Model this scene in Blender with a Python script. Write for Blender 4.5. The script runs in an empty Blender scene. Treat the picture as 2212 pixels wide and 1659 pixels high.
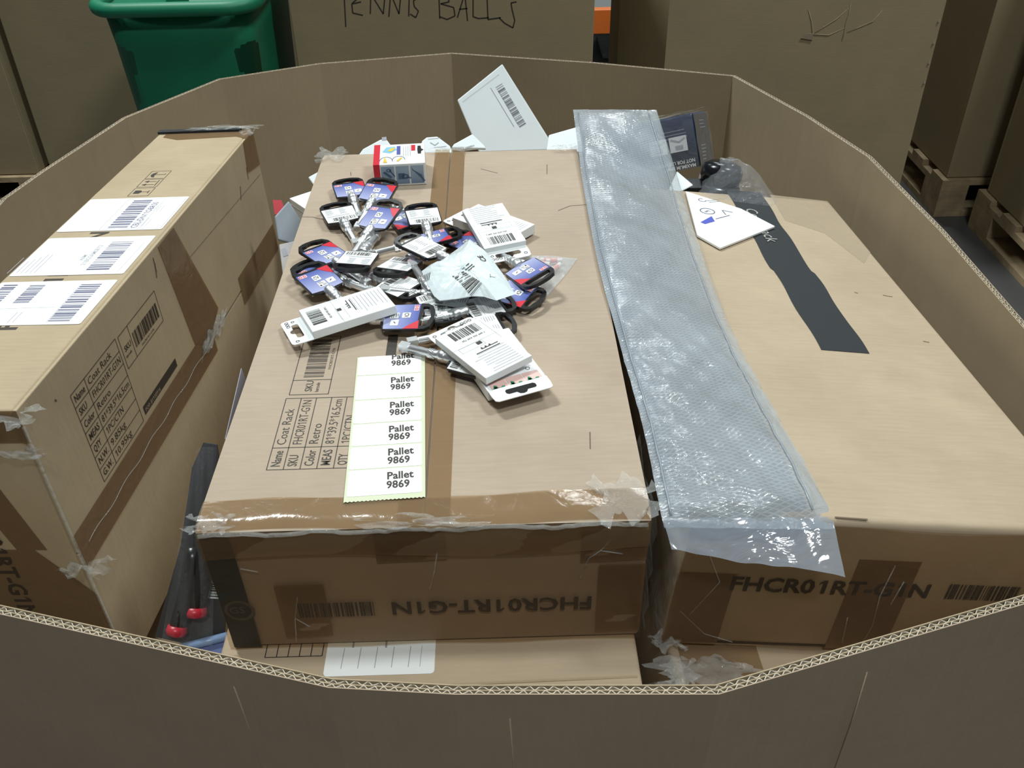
import bpy, math, random
from mathutils import Vector, Matrix
random.seed(7)
scene = bpy.context.scene
C = scene.collection
# ------------------------------------------------------------------ camera
IW, IH, FPX = 2212.0, 1659.0, 2000.0
CAMP = Vector((0.26885, -0.5705, 1.57518))
PITCH, YAW, ROLL = 0.643958, 0.01279, -0.019314
_f = Vector((math.sin(YAW) * math.cos(PITCH), math.cos(YAW) * math.cos(PITCH), -math.sin(PITCH)))
_r0 = Vector((math.cos(YAW), -math.sin(YAW), 0))
_u0 = _r0.cross(_f)
_r = _r0 * math.cos(ROLL) + _u0 * math.sin(ROLL)
_u = _u0 * math.cos(ROLL) - _r0 * math.sin(ROLL)
cd = bpy.data.cameras.new('camera')
cam = bpy.data.objects.new('camera', cd)
C.objects.link(cam)
cd.sensor_width = 36.0
cd.lens = FPX / IW * 36.0
cd.clip_start = 0.02
cam.matrix_world = Matrix(((_r.x, _u.x, -_f.x, CAMP.x), (_r.y, _u.y, -_f.y, CAMP.y), (_r.z, _u.z, -_f.z, CAMP.z), (0, 0, 0, 1)))
scene.camera = cam
# ------------------------------------------------------------------ world, lamps, exposure
w = bpy.data.worlds.new('hall'); scene.world = w
w.use_nodes = True
w.node_tree.nodes['Background'].inputs[0].default_value = (0.92, 0.96, 1.0, 1)
w.node_tree.nodes['Background'].inputs[1].default_value = 0.045
def lamp(name, loc, size, energy, col=(0.94, 1.0, 0.985)):
    ld = bpy.data.lights.new(name, 'AREA')
    ld.shape = 'RECTANGLE'; ld.size, ld.size_y = size
    ld.energy = energy; ld.color = col
    o = bpy.data.objects.new(name, ld); C.objects.link(o)
    o.location = loc
    return o
LAMPS = [((-1.9, 2.7, 6.0), 290), ((3.0, 0.4, 6.0), 170), ((0.6, -2.6, 6.2), 145), ((1.75, 6.0, 6.2), 150), ((1.9, 10.0, 6.2), 110), ((-2.8, 8.0, 6.2), 60)]
for (l, e) in LAMPS:
    lamp('highbay_light', l, (1.2, 0.45), e)
scene.view_settings.view_transform = 'Standard'
scene.view_settings.look = 'None'
scene.view_settings.exposure = 0.0
scene.view_settings.gamma = 1.0
scene.view_settings.use_curve_mapping = False

# ------------------------------------------------------------------ placing helpers
def ray(u, v):
    return _r * ((u - IW / 2) / FPX) - _u * ((v - IH / 2) / FPX) + _f
def P(u, v, z=1.0):                       # photograph point lying on the level z
    d = ray(u, v)
    return CAMP + d * ((z - CAMP.z) / d.z)
def PY(u, v, y):                          # ... on the upright plane y
    d = ray(u, v)
    return CAMP + d * ((y - CAMP.y) / d.y)
def PP(u, v, p0, n):                      # ... on any plane
    d = ray(u, v); n = Vector(n)
    return CAMP + d * ((Vector(p0) - CAMP).dot(n) / d.dot(n))
def frame(o, x, y=None, up=None):
    """matrix with origin o, first axis x, second axis near y (or third near up)"""
    x = Vector(x).normalized()
    if y is not None:
        z = x.cross(Vector(y)).normalized(); y = z.cross(x)
    else:
        up = Vector(up or (0, 0, 1)); y = up.cross(x).normalized(); z = x.cross(y)
    o = Vector(o)
    return Matrix(((x.x, y.x, z.x, o.x), (x.y, y.y, z.y, o.y), (x.z, y.z, z.z, o.z), (0, 0, 0, 1)))

# ------------------------------------------------------------------ materials
MATS = {}
def nodes(name):
    m = bpy.data.materials.new(name); m.use_nodes = True
    nt = m.node_tree; nt.nodes.clear()
    return m, nt, nt.nodes.new('ShaderNodeOutputMaterial')
def N(nt, t, **kw):
    n = nt.nodes.new(t)
    for k, v in kw.items():
        if k in n.inputs: n.inputs[k].default_value = v
        else: setattr(n, k, v)
    return n
def plain(name, col, rough=0.5, metal=0.0, bump=0.0, bscale=60.0, spec=0.5, coat=0.0, var=0.0, vscale=12.0):
    if name in MATS: return MATS[name]
    m, nt, out = nodes(name); L = nt.links.new
    b = N(nt, 'ShaderNodeBsdfPrincipled')
    b.inputs['Base Color'].default_value = (*col, 1); b.inputs['Roughness'].default_value = rough
    b.inputs['Metallic'].default_value = metal; b.inputs['Specular IOR Level'].default_value = spec
    b.inputs['Coat Weight'].default_value = coat
    tc = N(nt, 'ShaderNodeTexCoord')
    nz = N(nt, 'ShaderNodeTexNoise', Scale=vscale, Detail=4.0); L(tc.outputs['Object'], nz.inputs['Vector'])
    if var > 0:
        rp = N(nt, 'ShaderNodeMapRange'); L(nz.outputs['Fac'], rp.inputs[0])
        rp.inputs[1].default_value = 0.3; rp.inputs[2].default_value = 0.7
        rp.inputs[3].default_value = 1 - var; rp.inputs[4].default_value = 1 + var
        mx = N(nt, 'ShaderNodeMix', data_type='RGBA', blend_type='MULTIPLY')
        mx.inputs[0].default_value = 1.0
        mx.inputs[6].default_value = (*col, 1); L(rp.outputs[0], mx.inputs[7]); L(mx.outputs[2], b.inputs['Base Color'])
    if bump > 0:
        n2 = N(nt, 'ShaderNodeTexNoise', Scale=bscale, Detail=3.0); L(tc.outputs['Object'], n2.inputs['Vector'])
        bp = N(nt, 'ShaderNodeBump', Strength=bump, Distance=0.004); L(n2.outputs['Fac'], bp.inputs['Height']); L(bp.outputs[0], b.inputs['Normal'])
    L(b.outputs[0], out.inputs[0]); MATS[name] = m
    return m
def cardboard(name, col, axis='X', period=0.0075, var=0.10, flute=0.10, rough=0.72, stain=0.0):
    if name in MATS: return MATS[name]
    m, nt, out = nodes(name); L = nt.links.new
    b = N(nt, 'ShaderNodeBsdfPrincipled'); b.inputs['Roughness'].default_value = rough; b.inputs['Specular IOR Level'].default_value = 0.3
    tc = N(nt, 'ShaderNodeTexCoord')
    n1 = N(nt, 'ShaderNodeTexNoise', Scale=7.0, Detail=5.0, Roughness=0.6); L(tc.outputs['Object'], n1.inputs['Vector'])
    mp = N(nt, 'ShaderNodeMapping'); L(tc.outputs['Object'], mp.inputs['Vector'])
    mp.inputs['Scale'].default_value = {'X': (260, 25, 25), 'Y': (25, 260, 25), 'Z': (25, 25, 260)}[axis]
    n2 = N(nt, 'ShaderNodeTexNoise', Scale=1.0, Detail=3.0); L(mp.outputs[0], n2.inputs['Vector'])
    ad = N(nt, 'ShaderNodeMath', operation='ADD'); L(n1.outputs['Fac'], ad.inputs[0])
    ml = N(nt, 'ShaderNodeMath', operation='MULTIPLY'); ml.inputs[1].default_value = 0.45; L(n2.outputs['Fac'], ml.inputs[0]); L(ml.outputs[0], ad.inputs[1])
    rp = N(nt, 'ShaderNodeMapRange'); L(ad.outputs[0], rp.inputs[0])
    rp.inputs[1].default_value = 0.5; rp.inputs[2].default_value = 0.95; rp.inputs[3].default_value = 1 - var; rp.inputs[4].default_value = 1 + var
    mx = N(nt, 'ShaderNodeMix', data_type='RGBA', blend_type='MULTIPLY'); mx.inputs[0].default_value = 1.0
    mx.inputs[6].default_value = (*col, 1); L(rp.outputs[0], mx.inputs[7])
    last = mx.outputs[2]
    if stain:
        n3 = N(nt, 'ShaderNodeTexNoise', Scale=3.2, Detail=6.0, Roughness=0.7); L(tc.outputs['Object'], n3.inputs['Vector'])
        r3 = N(nt, 'ShaderNodeMapRange'); L(n3.outputs['Fac'], r3.inputs[0]); r3.inputs[1].default_value = 0.55; r3.inputs[2].default_value = 0.75
        r3.inputs[3].default_value = 0.0; r3.inputs[4].default_value = stain
        m3 = N(nt, 'ShaderNodeMix', data_type='RGBA'); L(r3.outputs[0], m3.inputs[0]); L(last, m3.inputs[6])
        m3.inputs[7].default_value = (col[0] * 0.72, col[1] * 0.66, col[2] * 0.58, 1); last = m3.outputs[2]
    L(last, b.inputs['Base Color'])
    wv = N(nt, 'ShaderNodeTexWave', bands_direction=axis); wv.inputs['Scale'].default_value = 1 / period / 3.18 * 1.0
    wv.inputs['Distortion'].default_value = 0.6; wv.inputs['Detail'].default_value = 1.0; L(tc.outputs['Object'], wv.inputs['Vector'])
    a2 = N(nt, 'ShaderNodeMath', operation='MULTIPLY_ADD'); a2.inputs[1].default_value = flute; L(wv.outputs['Fac'], a2.inputs[0]); L(n1.outputs['Fac'], a2.inputs[2])
    bp = N(nt, 'ShaderNodeBump', Strength=0.14, Distance=0.006); L(a2.outputs[0], bp.inputs['Height']); L(bp.outputs[0], b.inputs['Normal'])
    L(b.outputs[0], out.inputs[0]); MATS[name] = m
    return m
def film(name, col=(0.85, 0.9, 0.95), fac=0.4, rough=0.12, bump=0.6, bscale=45.0, lattice=False, cloud=0.0, tint=(1, 1, 1)):
    """thin clear plastic: part see-through, part milky, glossy and creased"""
    if name in MATS: return MATS[name]
    m, nt, out = nodes(name); L = nt.links.new
    b = N(nt, 'ShaderNodeBsdfPrincipled'); b.inputs['Base Color'].default_value = (*col, 1)
    b.inputs['Roughness'].default_value = rough; b.inputs['Specular IOR Level'].default_value = 0.8
    tr = N(nt, 'ShaderNodeBsdfTransparent'); tr.inputs[0].default_value = (*tint, 1); mx = N(nt, 'ShaderNodeMixShader'); mx.inputs[0].default_value = fac
    L(tr.outputs[0], mx.inputs[1]); L(b.outputs[0], mx.inputs[2])
    tc = N(nt, 'ShaderNodeTexCoord')
    n1 = N(nt, 'ShaderNodeTexNoise', Scale=bscale, Detail=4.0, Roughness=0.55); n1.inputs['Distortion'].default_value = 0.8
    L(tc.outputs['Object'], n1.inputs['Vector']); h = n1.outputs['Fac']
    if lattice:
        sep = []
        for ang in (33, -33):
            mp = N(nt, 'ShaderNodeMapping'); L(tc.outputs['UV'], mp.inputs['Vector']); mp.inputs['Rotation'].default_value = (0, 0, math.radians(ang))
            wv = N(nt, 'ShaderNodeTexWave', bands_direction='Y'); wv.inputs['Scale'].default_value = 66.0; L(mp.outputs[0], wv.inputs['Vector']); sep.append(wv.outputs['Fac'])
        mm = N(nt, 'ShaderNodeMath', operation='MAXIMUM'); L(sep[0], mm.inputs[0]); L(sep[1], mm.inputs[1])
        pw = N(nt, 'ShaderNodeMath', operation='POWER'); L(mm.outputs[0], pw.inputs[0]); pw.inputs[1].default_value = 3.0
        a = N(nt, 'ShaderNodeMath', operation='MULTIPLY_ADD'); L(pw.outputs[0], a.inputs[0]); a.inputs[1].default_value = 0.045; L(h, a.inputs[2]); h = a.outputs[0]
        rp = N(nt, 'ShaderNodeMapRange'); L(pw.outputs[0], rp.inputs[0]); rp.inputs[3].default_value = fac - 0.10; rp.inputs[4].default_value = fac + 0.14
        fo = rp.outputs[0]
        if cloud:
            n3 = N(nt, 'ShaderNodeTexNoise', Scale=9.0, Detail=3.0); L(tc.outputs['Object'], n3.inputs['Vector'])
            c3 = N(nt, 'ShaderNodeMapRange'); L(n3.outputs['Fac'], c3.inputs[0]); c3.inputs[1].default_value = 0.35; c3.inputs[2].default_value = 0.7
            c3.inputs[3].default_value = -cloud; c3.inputs[4].default_value = cloud
            ad = N(nt, 'ShaderNodeMath', operation='ADD', use_clamp=True); L(fo, ad.inputs[0]); L(c3.outputs[0], ad.inputs[1]); fo = ad.outputs[0]
        L(fo, mx.inputs[0])
    bp = N(nt, 'ShaderNodeBump', Strength=bump, Distance=0.006); L(h, bp.inputs['Height']); L(bp.outputs[0], b.inputs['Normal'])
    L(mx.outputs[0], out.inputs[0]); MATS[name] = m
    return m
def tape_mat(name, col, fac=0.75, rough=0.16):
    return film(name, col, fac, rough, 0.22, 30.0, tint=(.84, .73, .58))
def gradient_print(name, c0, c1, axis=1, a=0.0, b_=0.05, rough=0.25):
    if name in MATS: return MATS[name]
    m, nt, out = nodes(name); L = nt.links.new
    b = N(nt, 'ShaderNodeBsdfPrincipled'); b.inputs['Roughness'].default_value = rough
    tc = N(nt, 'ShaderNodeTexCoord'); sp = N(nt, 'ShaderNodeSeparateXYZ'); L(tc.outputs['Object'], sp.inputs[0])
    rp = N(nt, 'ShaderNodeMapRange'); L(sp.outputs[axis], rp.inputs[0]); rp.inputs[1].default_value = a; rp.inputs[2].default_value = b_
    mx = N(nt, 'ShaderNodeMix', data_type='RGBA'); mx.inputs[6].default_value = (*c0, 1); mx.inputs[7].default_value = (*c1, 1)
    L(rp.outputs[0], mx.inputs[0]); L(mx.outputs[2], b.inputs['Base Color']); L(b.outputs[0], out.inputs[0]); MATS[name] = m
    return m
KRAFT = (0.40, 0.318, 0.24)
M_box = cardboard('carton_board', KRAFT, 'Y', stain=0.35)
M_boxr = cardboard('carton_board_pale', (0.42, 0.335, 0.235), 'Y', stain=0.5)
M_boxl = cardboard('carton_board_yellow', (0.42, 0.335, 0.22), 'Y', stain=0.2)
M_bin = cardboard('octabin_board', (0.37, 0.285, 0.205), 'X', var=0.06, flute=0.03)
M_bin_in = cardboard('octabin_liner', (0.37, 0.295, 0.195), 'X', var=0.06, flute=0.05)
M_cut = cardboard('cut_board_edge', (0.52, 0.47, 0.38), 'X', var=0.15, flute=0.0)
M_gay = cardboard('gaylord_board', (0.31, 0.25, 0.15), 'Z', var=0.06, flute=0.03)
M_ink = plain('print_ink', (0.035, 0.028, 0.022), 0.6)
M_greyink = plain('grey_ink', (0.36, 0.37, 0.42), 0.6)
M_inkblue = plain('thermal_ink', (0.10, 0.10, 0.19), 0.5)
M_white = plain('white_paper', (0.86, 0.88, 0.88), 0.45, var=0.02)
M_whitebox = plain('white_card_box', (0.80, 0.83, 0.84), 0.4, var=0.02)
M_tape = tape_mat('brown_tape', (0.31, 0.22, 0.135), 0.42)
M_black_tape = plain('black_tape', (0.028, 0.032, 0.036), 0.6, bump=0.1, bscale=40, spec=.25)
M_film = film('stretch_film', (0.75, 0.78, 0.78), 0.12, 0.1, .8, 50)
M_filmedge = film('crumpled_film', (0.72, 0.74, 0.72), 0.20, 0.07, .7, 70)
M_blackplastic = plain('black_plastic', (0.012, 0.012, 0.013), 0.28, bump=0.05)
M_chrome = plain('chrome', (0.86, 0.88, 0.90), 0.33, 0.9)
M_red = plain('red_print', (0.62, 0.03, 0.05), 0.3)
M_wood = plain('pallet_wood', (0.36, 0.27, 0.16), 0.8, var=0.25, vscale=20, bump=0.2)

# ------------------------------------------------------------------ mesh helpers
class MB:
    def __init__(s): s.v = []; s.f = []; s.uv = None
    def add(s, vs, fs):
        o = len(s.v); s.v += [tuple(p) for p in vs]; s.f += [tuple(i + o for i in f) for f in fs]; return s
    def box(s, a, b):
        (x0, y0, z0), (x1, y1, z1) = a, b
        return s.add([(x0, y0, z0), (x1, y0, z0), (x1, y1, z0), (x0, y1, z0), (x0, y0, z1), (x1, y0, z1), (x1, y1, z1), (x0, y1, z1)],
                     [(0, 3, 2, 1), (4, 5, 6, 7), (0, 1, 5, 4), (1, 2, 6, 5), (2, 3, 7, 6), (3, 0, 4, 7)])
    def prism(s, poly, z0, z1):
        n = len(poly)
        s.add([(x, y, z0) for x, y in poly] + [(x, y, z1) for x, y in poly],
              [tuple(reversed(range(n))), tuple(range(n, 2 * n))] + [(i, (i + 1) % n, (i + 1) % n + n, i + n) for i in range(n)])
        return s
    def flat(s, poly, z=0.0):
        return s.add([(x, y, z) for x, y in poly], [tuple(range(len(poly)))])
    def lathe(s, prof, seg=16, M=None, axis='y'):
        vs = []; fs = []; n = len(prof)
        for k in range(seg):
            a = 2 * math.pi * k / seg; c, sn = math.cos(a), math.sin(a)
            for (t, r) in prof:
                vs.append({'y': (r * c, t, r * sn), 'z': (r * c, r * sn, t), 'x': (t, r * c, r * sn)}[axis])
        for k in range(seg):
            k2 = (k + 1) % seg
            for i in range(n - 1): fs.append((k * n + i, k2 * n + i, k2 * n + i + 1, k * n + i + 1))
        fs.append(tuple(k * n for k in range(seg))); fs.append(tuple(reversed([k * n + n - 1 for k in range(seg)])))
        if M is not None: vs = [M @ Vector(p) for p in vs]
        return s.add(vs, fs)
    def tube(s, path, r, seg=8, closed=False):
        path = [Vector(p) for p in path]; n = len(path); vs = []; fs = []
        for i, p in enumerate(path):
            if closed: d = path[(i + 1) % n] - path[i - 1]
            else: d = path[min(i + 1, n - 1)] - path[max(i - 1, 0)]
            d.normalize(); a = Vector((0, 0, 1)) if abs(d.z) < 0.9 else Vector((1, 0, 0))
            x = d.cross(a).normalized(); y = x.cross(d); rr = r[i] if isinstance(r, (list, tuple)) else r
            for k in range(seg):
                t = 2 * math.pi * k / seg; vs.append(p + x * (rr * math.cos(t)) + y * (rr * math.sin(t)))
        m = n if closed else n - 1
        for i in range(m):
            j = (i + 1) % n
            for k in range(seg): fs.append((i * seg + k, i * seg + (k + 1) % seg, j * seg + (k + 1) % seg, j * seg + k))
        if not closed: fs.append(tuple(reversed(range(seg)))); fs.append(tuple(range((n - 1) * seg, n * seg)))
        return s.add(vs, fs)
    def grid(s, fn, nu, nv, uv=None):
        vs = [fn(i / nu, j / nv) for j in range(nv + 1) for i in range(nu + 1)]
        fs = [(j * (nu + 1) + i, j * (nu + 1) + i + 1, (j + 1) * (nu + 1) + i + 1, (j + 1) * (nu + 1) + i) for j in range(nv) for i in range(nu)]
        if uv: s.uv = (s.uv or []) + [uv(i / nu, j / nv) for j in range(nv + 1) for i in range(nu + 1)]
        return s.add(vs, fs)
    def mesh(s, name):
        me = bpy.data.meshes.new(name); me.from_pydata(s.v, [], s.f); me.update()
        if s.uv and len(s.uv) == len(s.v):
            l = me.uv_layers.new(name='UVMap')
            for lp in me.loops: l.data[lp.index].uv = s.uv[lp.vertex_index]
        return me
    def build(s, name, mat, parent=None, smooth=False, bevel=0.0, seg=2, solid=0.0, M=None):
        return put(name, s.mesh(name), mat, parent, smooth, bevel, seg, solid, M)
def put(name, me, mat, parent=None, smooth=False, bevel=0.0, seg=2, solid=0.0, M=None):
    if mat is not None and not me.materials: me.materials.append(mat)
    if smooth: me.shade_smooth()
    o = bpy.data.objects.new(name, me); C.objects.link(o)
    if parent is not None: o.parent = parent
    if M is not None: o.matrix_local = M
    if bevel > 0:
        b = o.modifiers.new('bevel', 'BEVEL'); b.width = bevel; b.segments = seg; b.limit_method = 'ANGLE'; b.angle_limit = math.radians(40)
        me.shade_smooth() if seg > 2 else None
    if solid: so = o.modifiers.new('thick', 'SOLIDIFY'); so.thickness = solid; so.offset = 0
    return o
def thing(name, label, cat, M=None, group=None):
    o = bpy.data.objects.new(name, None); C.objects.link(o); o.empty_display_size = 0.02
    if M is not None: o.matrix_world = M
    return tag(o, label, cat, group)
def tag(o, label, cat, group=None):
    o['label'] = label; o['category'] = cat
    if group: o['group'] = group
    return o
def struct(o, label=None):
    o['kind'] = 'structure'
    if label: o['label'] = label
    return o

# ------------------------------------------------------------------ flat print: lines, rules, bar codes, lettering
_txt = {}
def text_mesh(s, bold=0.0, res=2):
    k = (s, bold)
    if k in _txt: return _txt[k]
    cu = bpy.data.curves.new('t', 'FONT'); cu.body = s; cu.size = 1.0; cu.resolution_u = res; cu.offset = bold; cu.fill_mode = 'FRONT'
    ob = bpy.data.objects.new('t', cu); C.objects.link(ob)
    dg = bpy.context.evaluated_depsgraph_get(); me = bpy.data.meshes.new_from_object(ob.evaluated_get(dg))
    vs = [(v.co.x, v.co.y) for v in me.vertices]; fs = [tuple(p.vertices) for p in me.polygons]
    bpy.data.objects.remove(ob); bpy.data.curves.remove(cu); bpy.data.meshes.remove(me)
    wd = max([v[0] for v in vs] or [0.0])
    _txt[k] = (vs, fs, wd); return _txt[k]
def text_ones(s, bold=0.0):
    """lettering whose figure 1 has a flag, as on the cartons"""
    if '1' not in s: return text_mesh(s, bold)
    k = ('ones', s, bold)
    if k in _txt: return _txt[k]
    vs, fs, x = [], [], 0.0; w_ = .045 + bold
    for i, part in enumerate(s.split('1')):
        if i:
            o = len(vs); c = x + .27
            vs += [(c - w_, 0), (c + w_, 0), (c + w_, .69), (c - w_, .69), (c - .20, .56), (c - .20, .47), (c - w_, .57)]
            fs += [(o, o + 1, o + 2, o + 3), (o + 3, o + 4, o + 5, o + 6)]; x += .50
        if part.strip():
            a, f, w2 = text_mesh(part, bold); o = len(vs); vs += [(x + p, q) for p, q in a]; fs += [tuple(n + o for n in g) for g in f]; x += w2 + .07
    _txt[k] = (vs, fs, x); return _txt[k]
class Ink(MB):
    """print in the (u, v) plane of a face; dirs: reading direction and letter-up direction"""
    def rect(s, u0, v0, u1, v1): return s.flat([(u0, v0), (u1, v0), (u1, v1), (u0, v1)])
    def line(s, a, b, w=0.0008):
        ax, ay = a; bx, by = b; l = math.hypot(bx - ax, by - ay) or 1e-9; nx, ny = -(by - ay) / l * w / 2, (bx - ax) / l * w / 2
        return s.flat([(ax - nx, ay - ny), (bx - nx, by - ny), (bx + nx, by + ny), (ax + nx, ay + ny)])
    def frame(s, u0, v0, u1, v1, w=0.0008):
        for a, b in (((u0, v0), (u1, v0)), ((u1, v0), (u1, v1)), ((u1, v1), (u0, v1)), ((u0, v1), (u0, v0))): s.line(a, b, w)
        return s
    def text(s, t, o, size, d=(1, 0), bold=0.0, width=None, center=False):
        vs, fs, wd = text_ones(t, bold); up = (-d[1], d[0]); k = size; kx = (width / wd) if width and wd else size
        off = -wd * kx / 2 if center else 0
        return s.add([(o[0] + d[0] * (x * kx + off) + up[0] * y * k, o[1] + d[1] * (x * kx + off) + up[1] * y * k, 0) for x, y in vs], fs)
    def bars(s, o, length, height, d=(1, 0), n=40, seed=1):
        rng = random.Random(seed); up = (-d[1], d[0]); ws = [rng.choice((1, 1, 2, 3)) for _ in range(n)]; tot = sum(ws); x = 0.0
        for i, q in enumerate(ws):
            wq = q / tot * length
            if i % 2 == 0:
                a, b = x, x + wq
                s.flat([(o[0] + d[0] * p + up[0] * h, o[1] + d[1] * p + up[1] * h) for p, h in ((a, 0), (b, 0), (b, height), (a, height))])
            x += wq
        return s
    def ring(s, c, r, w=0.001, n=20, a0=0, a1=6.2832):
        for k in range(n):
            t0, t1 = a0 + (a1 - a0) * k / n, a0 + (a1 - a0) * (k + 1) / n
            s.flat([(c[0] + rr * math.cos(t), c[1] + rr * math.sin(t)) for rr, t in ((r - w / 2, t0), (r + w / 2, t0), (r + w / 2, t1), (r - w / 2, t1))])
        return s
    def lines(s, o, d, n, length, step, w=0.0006, seed=0):
        rng = random.Random(seed); up = (-d[1], d[0])
        for i in range(n):
            l = length * rng.uniform(0.6, 1.0); a = (o[0] - up[0] * step * i, o[1] - up[1] * step * i)
            s.line(a, (a[0] + d[0] * l, a[1] + d[1] * l), w)
        return s
    def on(s, name, mat, parent, M): return s.build(name, mat, parent, M=M)
def sheet(name, poly, mat, parent, M, thick=0.0004):
    return MB().prism(poly, 0, thick).build(name, mat, parent, M=M)
def rrect(u0, v0, u1, v1, r, n=4):
    pts = []
    for cx, cy, a in ((u1 - r, v0 + r, -90), (u1 - r, v1 - r, 0), (u0 + r, v1 - r, 90), (u0 + r, v0 + r, 180)):
        for k in range(n + 1):
            t = math.radians(a + 90 * k / n); pts.append((cx + r * math.cos(t), cy + r * math.sin(t)))
    return pts
def drape(ink, me, lift=.0005):
    from mathutils.bvhtree import BVHTree
    t = BVHTree.FromPolygons([v.co for v in me.vertices], [tuple(p.vertices) for p in me.polygons]); o = []
    for x, y, z in ink.v:
        h = t.ray_cast(Vector((x, y, .5)), Vector((0, 0, -1)))[0]; o.append((x, y, (h.z if h else 0) + lift))
    ink.v = o; return ink
def tr(x, y, z): return Matrix.Translation((x, y, z))

# ================================================================== the hall
fl = MB().box((-9, -5, -0.05), (9, 14, 0.0)).build('floor', plain('concrete', (0.085, 0.085, 0.085), 0.45, var=0.25, vscale=1.5, bump=0.05, bscale=30))
struct(fl, 'dark grey concrete warehouse floor')
wb = MB().box((-9, 13.8, 0), (9, 14, 7.5)).build('wall_back', plain('hall_wall', (0.30, 0.34, 0.32), 0.8, var=0.1, vscale=0.6))
struct(wb, 'pale grey green far wall of the warehouse')

# ================================================================== octabin
RIM = .98
OCT = [  # (x, y, starts a new panel)
    (.139, -.164, 1), (.23, -.176, 0), (.414, -.182, 1), (.665, -.111, 0), (.838, -.062, 1), (.842, .26, 0), (.840, .485, 0), (.823, .719, 1),
    (.778, .891, 0), (.702, 1.093, 1), (.455, 1.178, 0), (.187, 1.259, 1), (-.063, 1.211, 1), (-.236, 1.139, 1), (-.352, .954, 0), (-.409, .748, 0),
    (-.428, .649, 1), (-.418, .25, 0), (-.40, -.015, 1), (-.125, -.092, 0)]
OCT = [(.26885 + (x - .26885) * 1.0531, -.5705 + (y + .5705) * 1.0531, s) for x, y, s in OCT]
def offset_poly(pts, d):
    n = len(pts); out = []
    for i in range(n):
        a = Vector(pts[i - 1][:2]); b = Vector(pts[i][:2]); c = Vector(pts[(i + 1) % n][:2])
        n1 = Vector((-(b - a).y, (b - a).x)).normalized(); n2 = Vector((-(c - b).y, (c - b).x)).normalized()
        m = (n1 + n2).normalized(); out.append(b + m * (d / max(m.dot(n1), 0.5)))
    return out
T = 0.0082
rng = random.Random(3)
ring_d = {k: offset_poly(OCT, d) for k, d in (('o', -T / 2), ('o2', -T / 2 + .0009), ('m', -.0004), ('m2', .0004), ('i2', T / 2 - .0009), ('i', T / 2))}
# little ups and downs of the worn rim, one height per corner
RZ = {i: RIM + rng.uniform(-.0015, .0015) for i in range(len(OCT))}
RZ[0] -= .004
octb = thing('octabin', 'large open octagonal double-wall cardboard bin holding the cartons', 'cardboard bin', tr(.2, .5, .0))
OM = tr(-.2, -.5, 0)
def strip(mb, A, B, idx, z0f, z1f, nsub=1):
    """closed slab between the two offset polylines A (outer) and B (inner) over point indices idx"""
    n = len(idx); vs = []
    for i in idx:
        a, b = A[i], B[i]
        vs += [(a.x, a.y, z0f(i)), (b.x, b.y, z0f(i)), (b.x, b.y, z1f(i)), (a.x, a.y, z1f(i))]
    fs = []
    for k in range(n - 1):
        o = 4 * k; p = o + 4
        fs += [(o, p, p + 3, o + 3), (p + 1, o + 1, o + 2, p + 2), (o + 3, p + 3, p + 2, o + 2), (p, o, o + 1, p + 1)]
    fs += [(0, 3, 2, 1), (4 * (n - 1), 4 * (n - 1) + 1, 4 * (n - 1) + 2, 4 * (n - 1) + 3)]
    return mb.add(vs, fs)
starts = [i for i, p in enumerate(OCT) if p[2]]
for si, s0 in enumerate(starts):
    s1 = starts[(si + 1) % len(starts)]
    idx = list(range(s0, s1 + 1)) if s1 > s0 else list(range(s0, len(OCT))) + list(range(0, s1 + 1))
    DEP = .022
    pa = MB(); strip(pa, ring_d['o'], ring_d['m'], idx, lambda i: .004, lambda i: RZ[i] - DEP)
    strip(pa, ring_d['o'], ring_d['o2'], idx, lambda i: RZ[i] - DEP, lambda i: RZ[i])
    panel = pa.build('wall_panel', M_bin, octb, M=OM)
    pi = MB(); strip(pi, ring_d['m2'], ring_d['i'], idx, lambda i: .004, lambda i: RZ[i] - DEP)
    strip(pi, ring_d['i2'], ring_d['i'], idx, lambda i: RZ[i] - DEP, lambda i: RZ[i] + .0006)
    strip(pi, ring_d['m'], ring_d['m2'], idx, lambda i: RZ[i] - DEP, lambda i: RZ[i] - .0005)
    inner = pi.build('inner_liner', M_bin_in, panel)
    fm = MB()                                     # the two fluted layers seen in the cut edge
    for (ka, kb, per) in (('o2', 'm', .0078), ('m2', 'i2', .0086)):
        A, B = ring_d[ka], ring_d[kb]
        for k in range(len(idx) - 1):
            i, j = idx[k], idx[k + 1]; a0, a1, b0, b1 = A[i], A[j], B[i], B[j]; ln = (a1 - a0).length
            nw = max(2, int(ln / per)) * 6; pv = None
            for q in range(nw + 1):
                t = q / nw; wv = .5 + .5 * math.sin(2 * math.pi * q / 6 + .4 * math.sin(q * .21)); p = (a0.lerp(a1, t)).lerp(b0.lerp(b1, t), wv)
                z = RZ[i] * (1 - t) + RZ[j] * t - .0004 + .0005 * math.sin(q * 1.7)
                cur = ((p.x, p.y, z - DEP), (p.x, p.y, z))
                if pv: fm.add([pv[0], cur[0], cur[1], pv[1]], [(0, 1, 2, 3)])
                pv = cur
    fo = fm.build('flute', M_cut, panel, solid=.0007)
    if si in (0, 1, len(starts) - 1): fo['label'] = 'pale wavy fluting in the cut rim'
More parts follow.
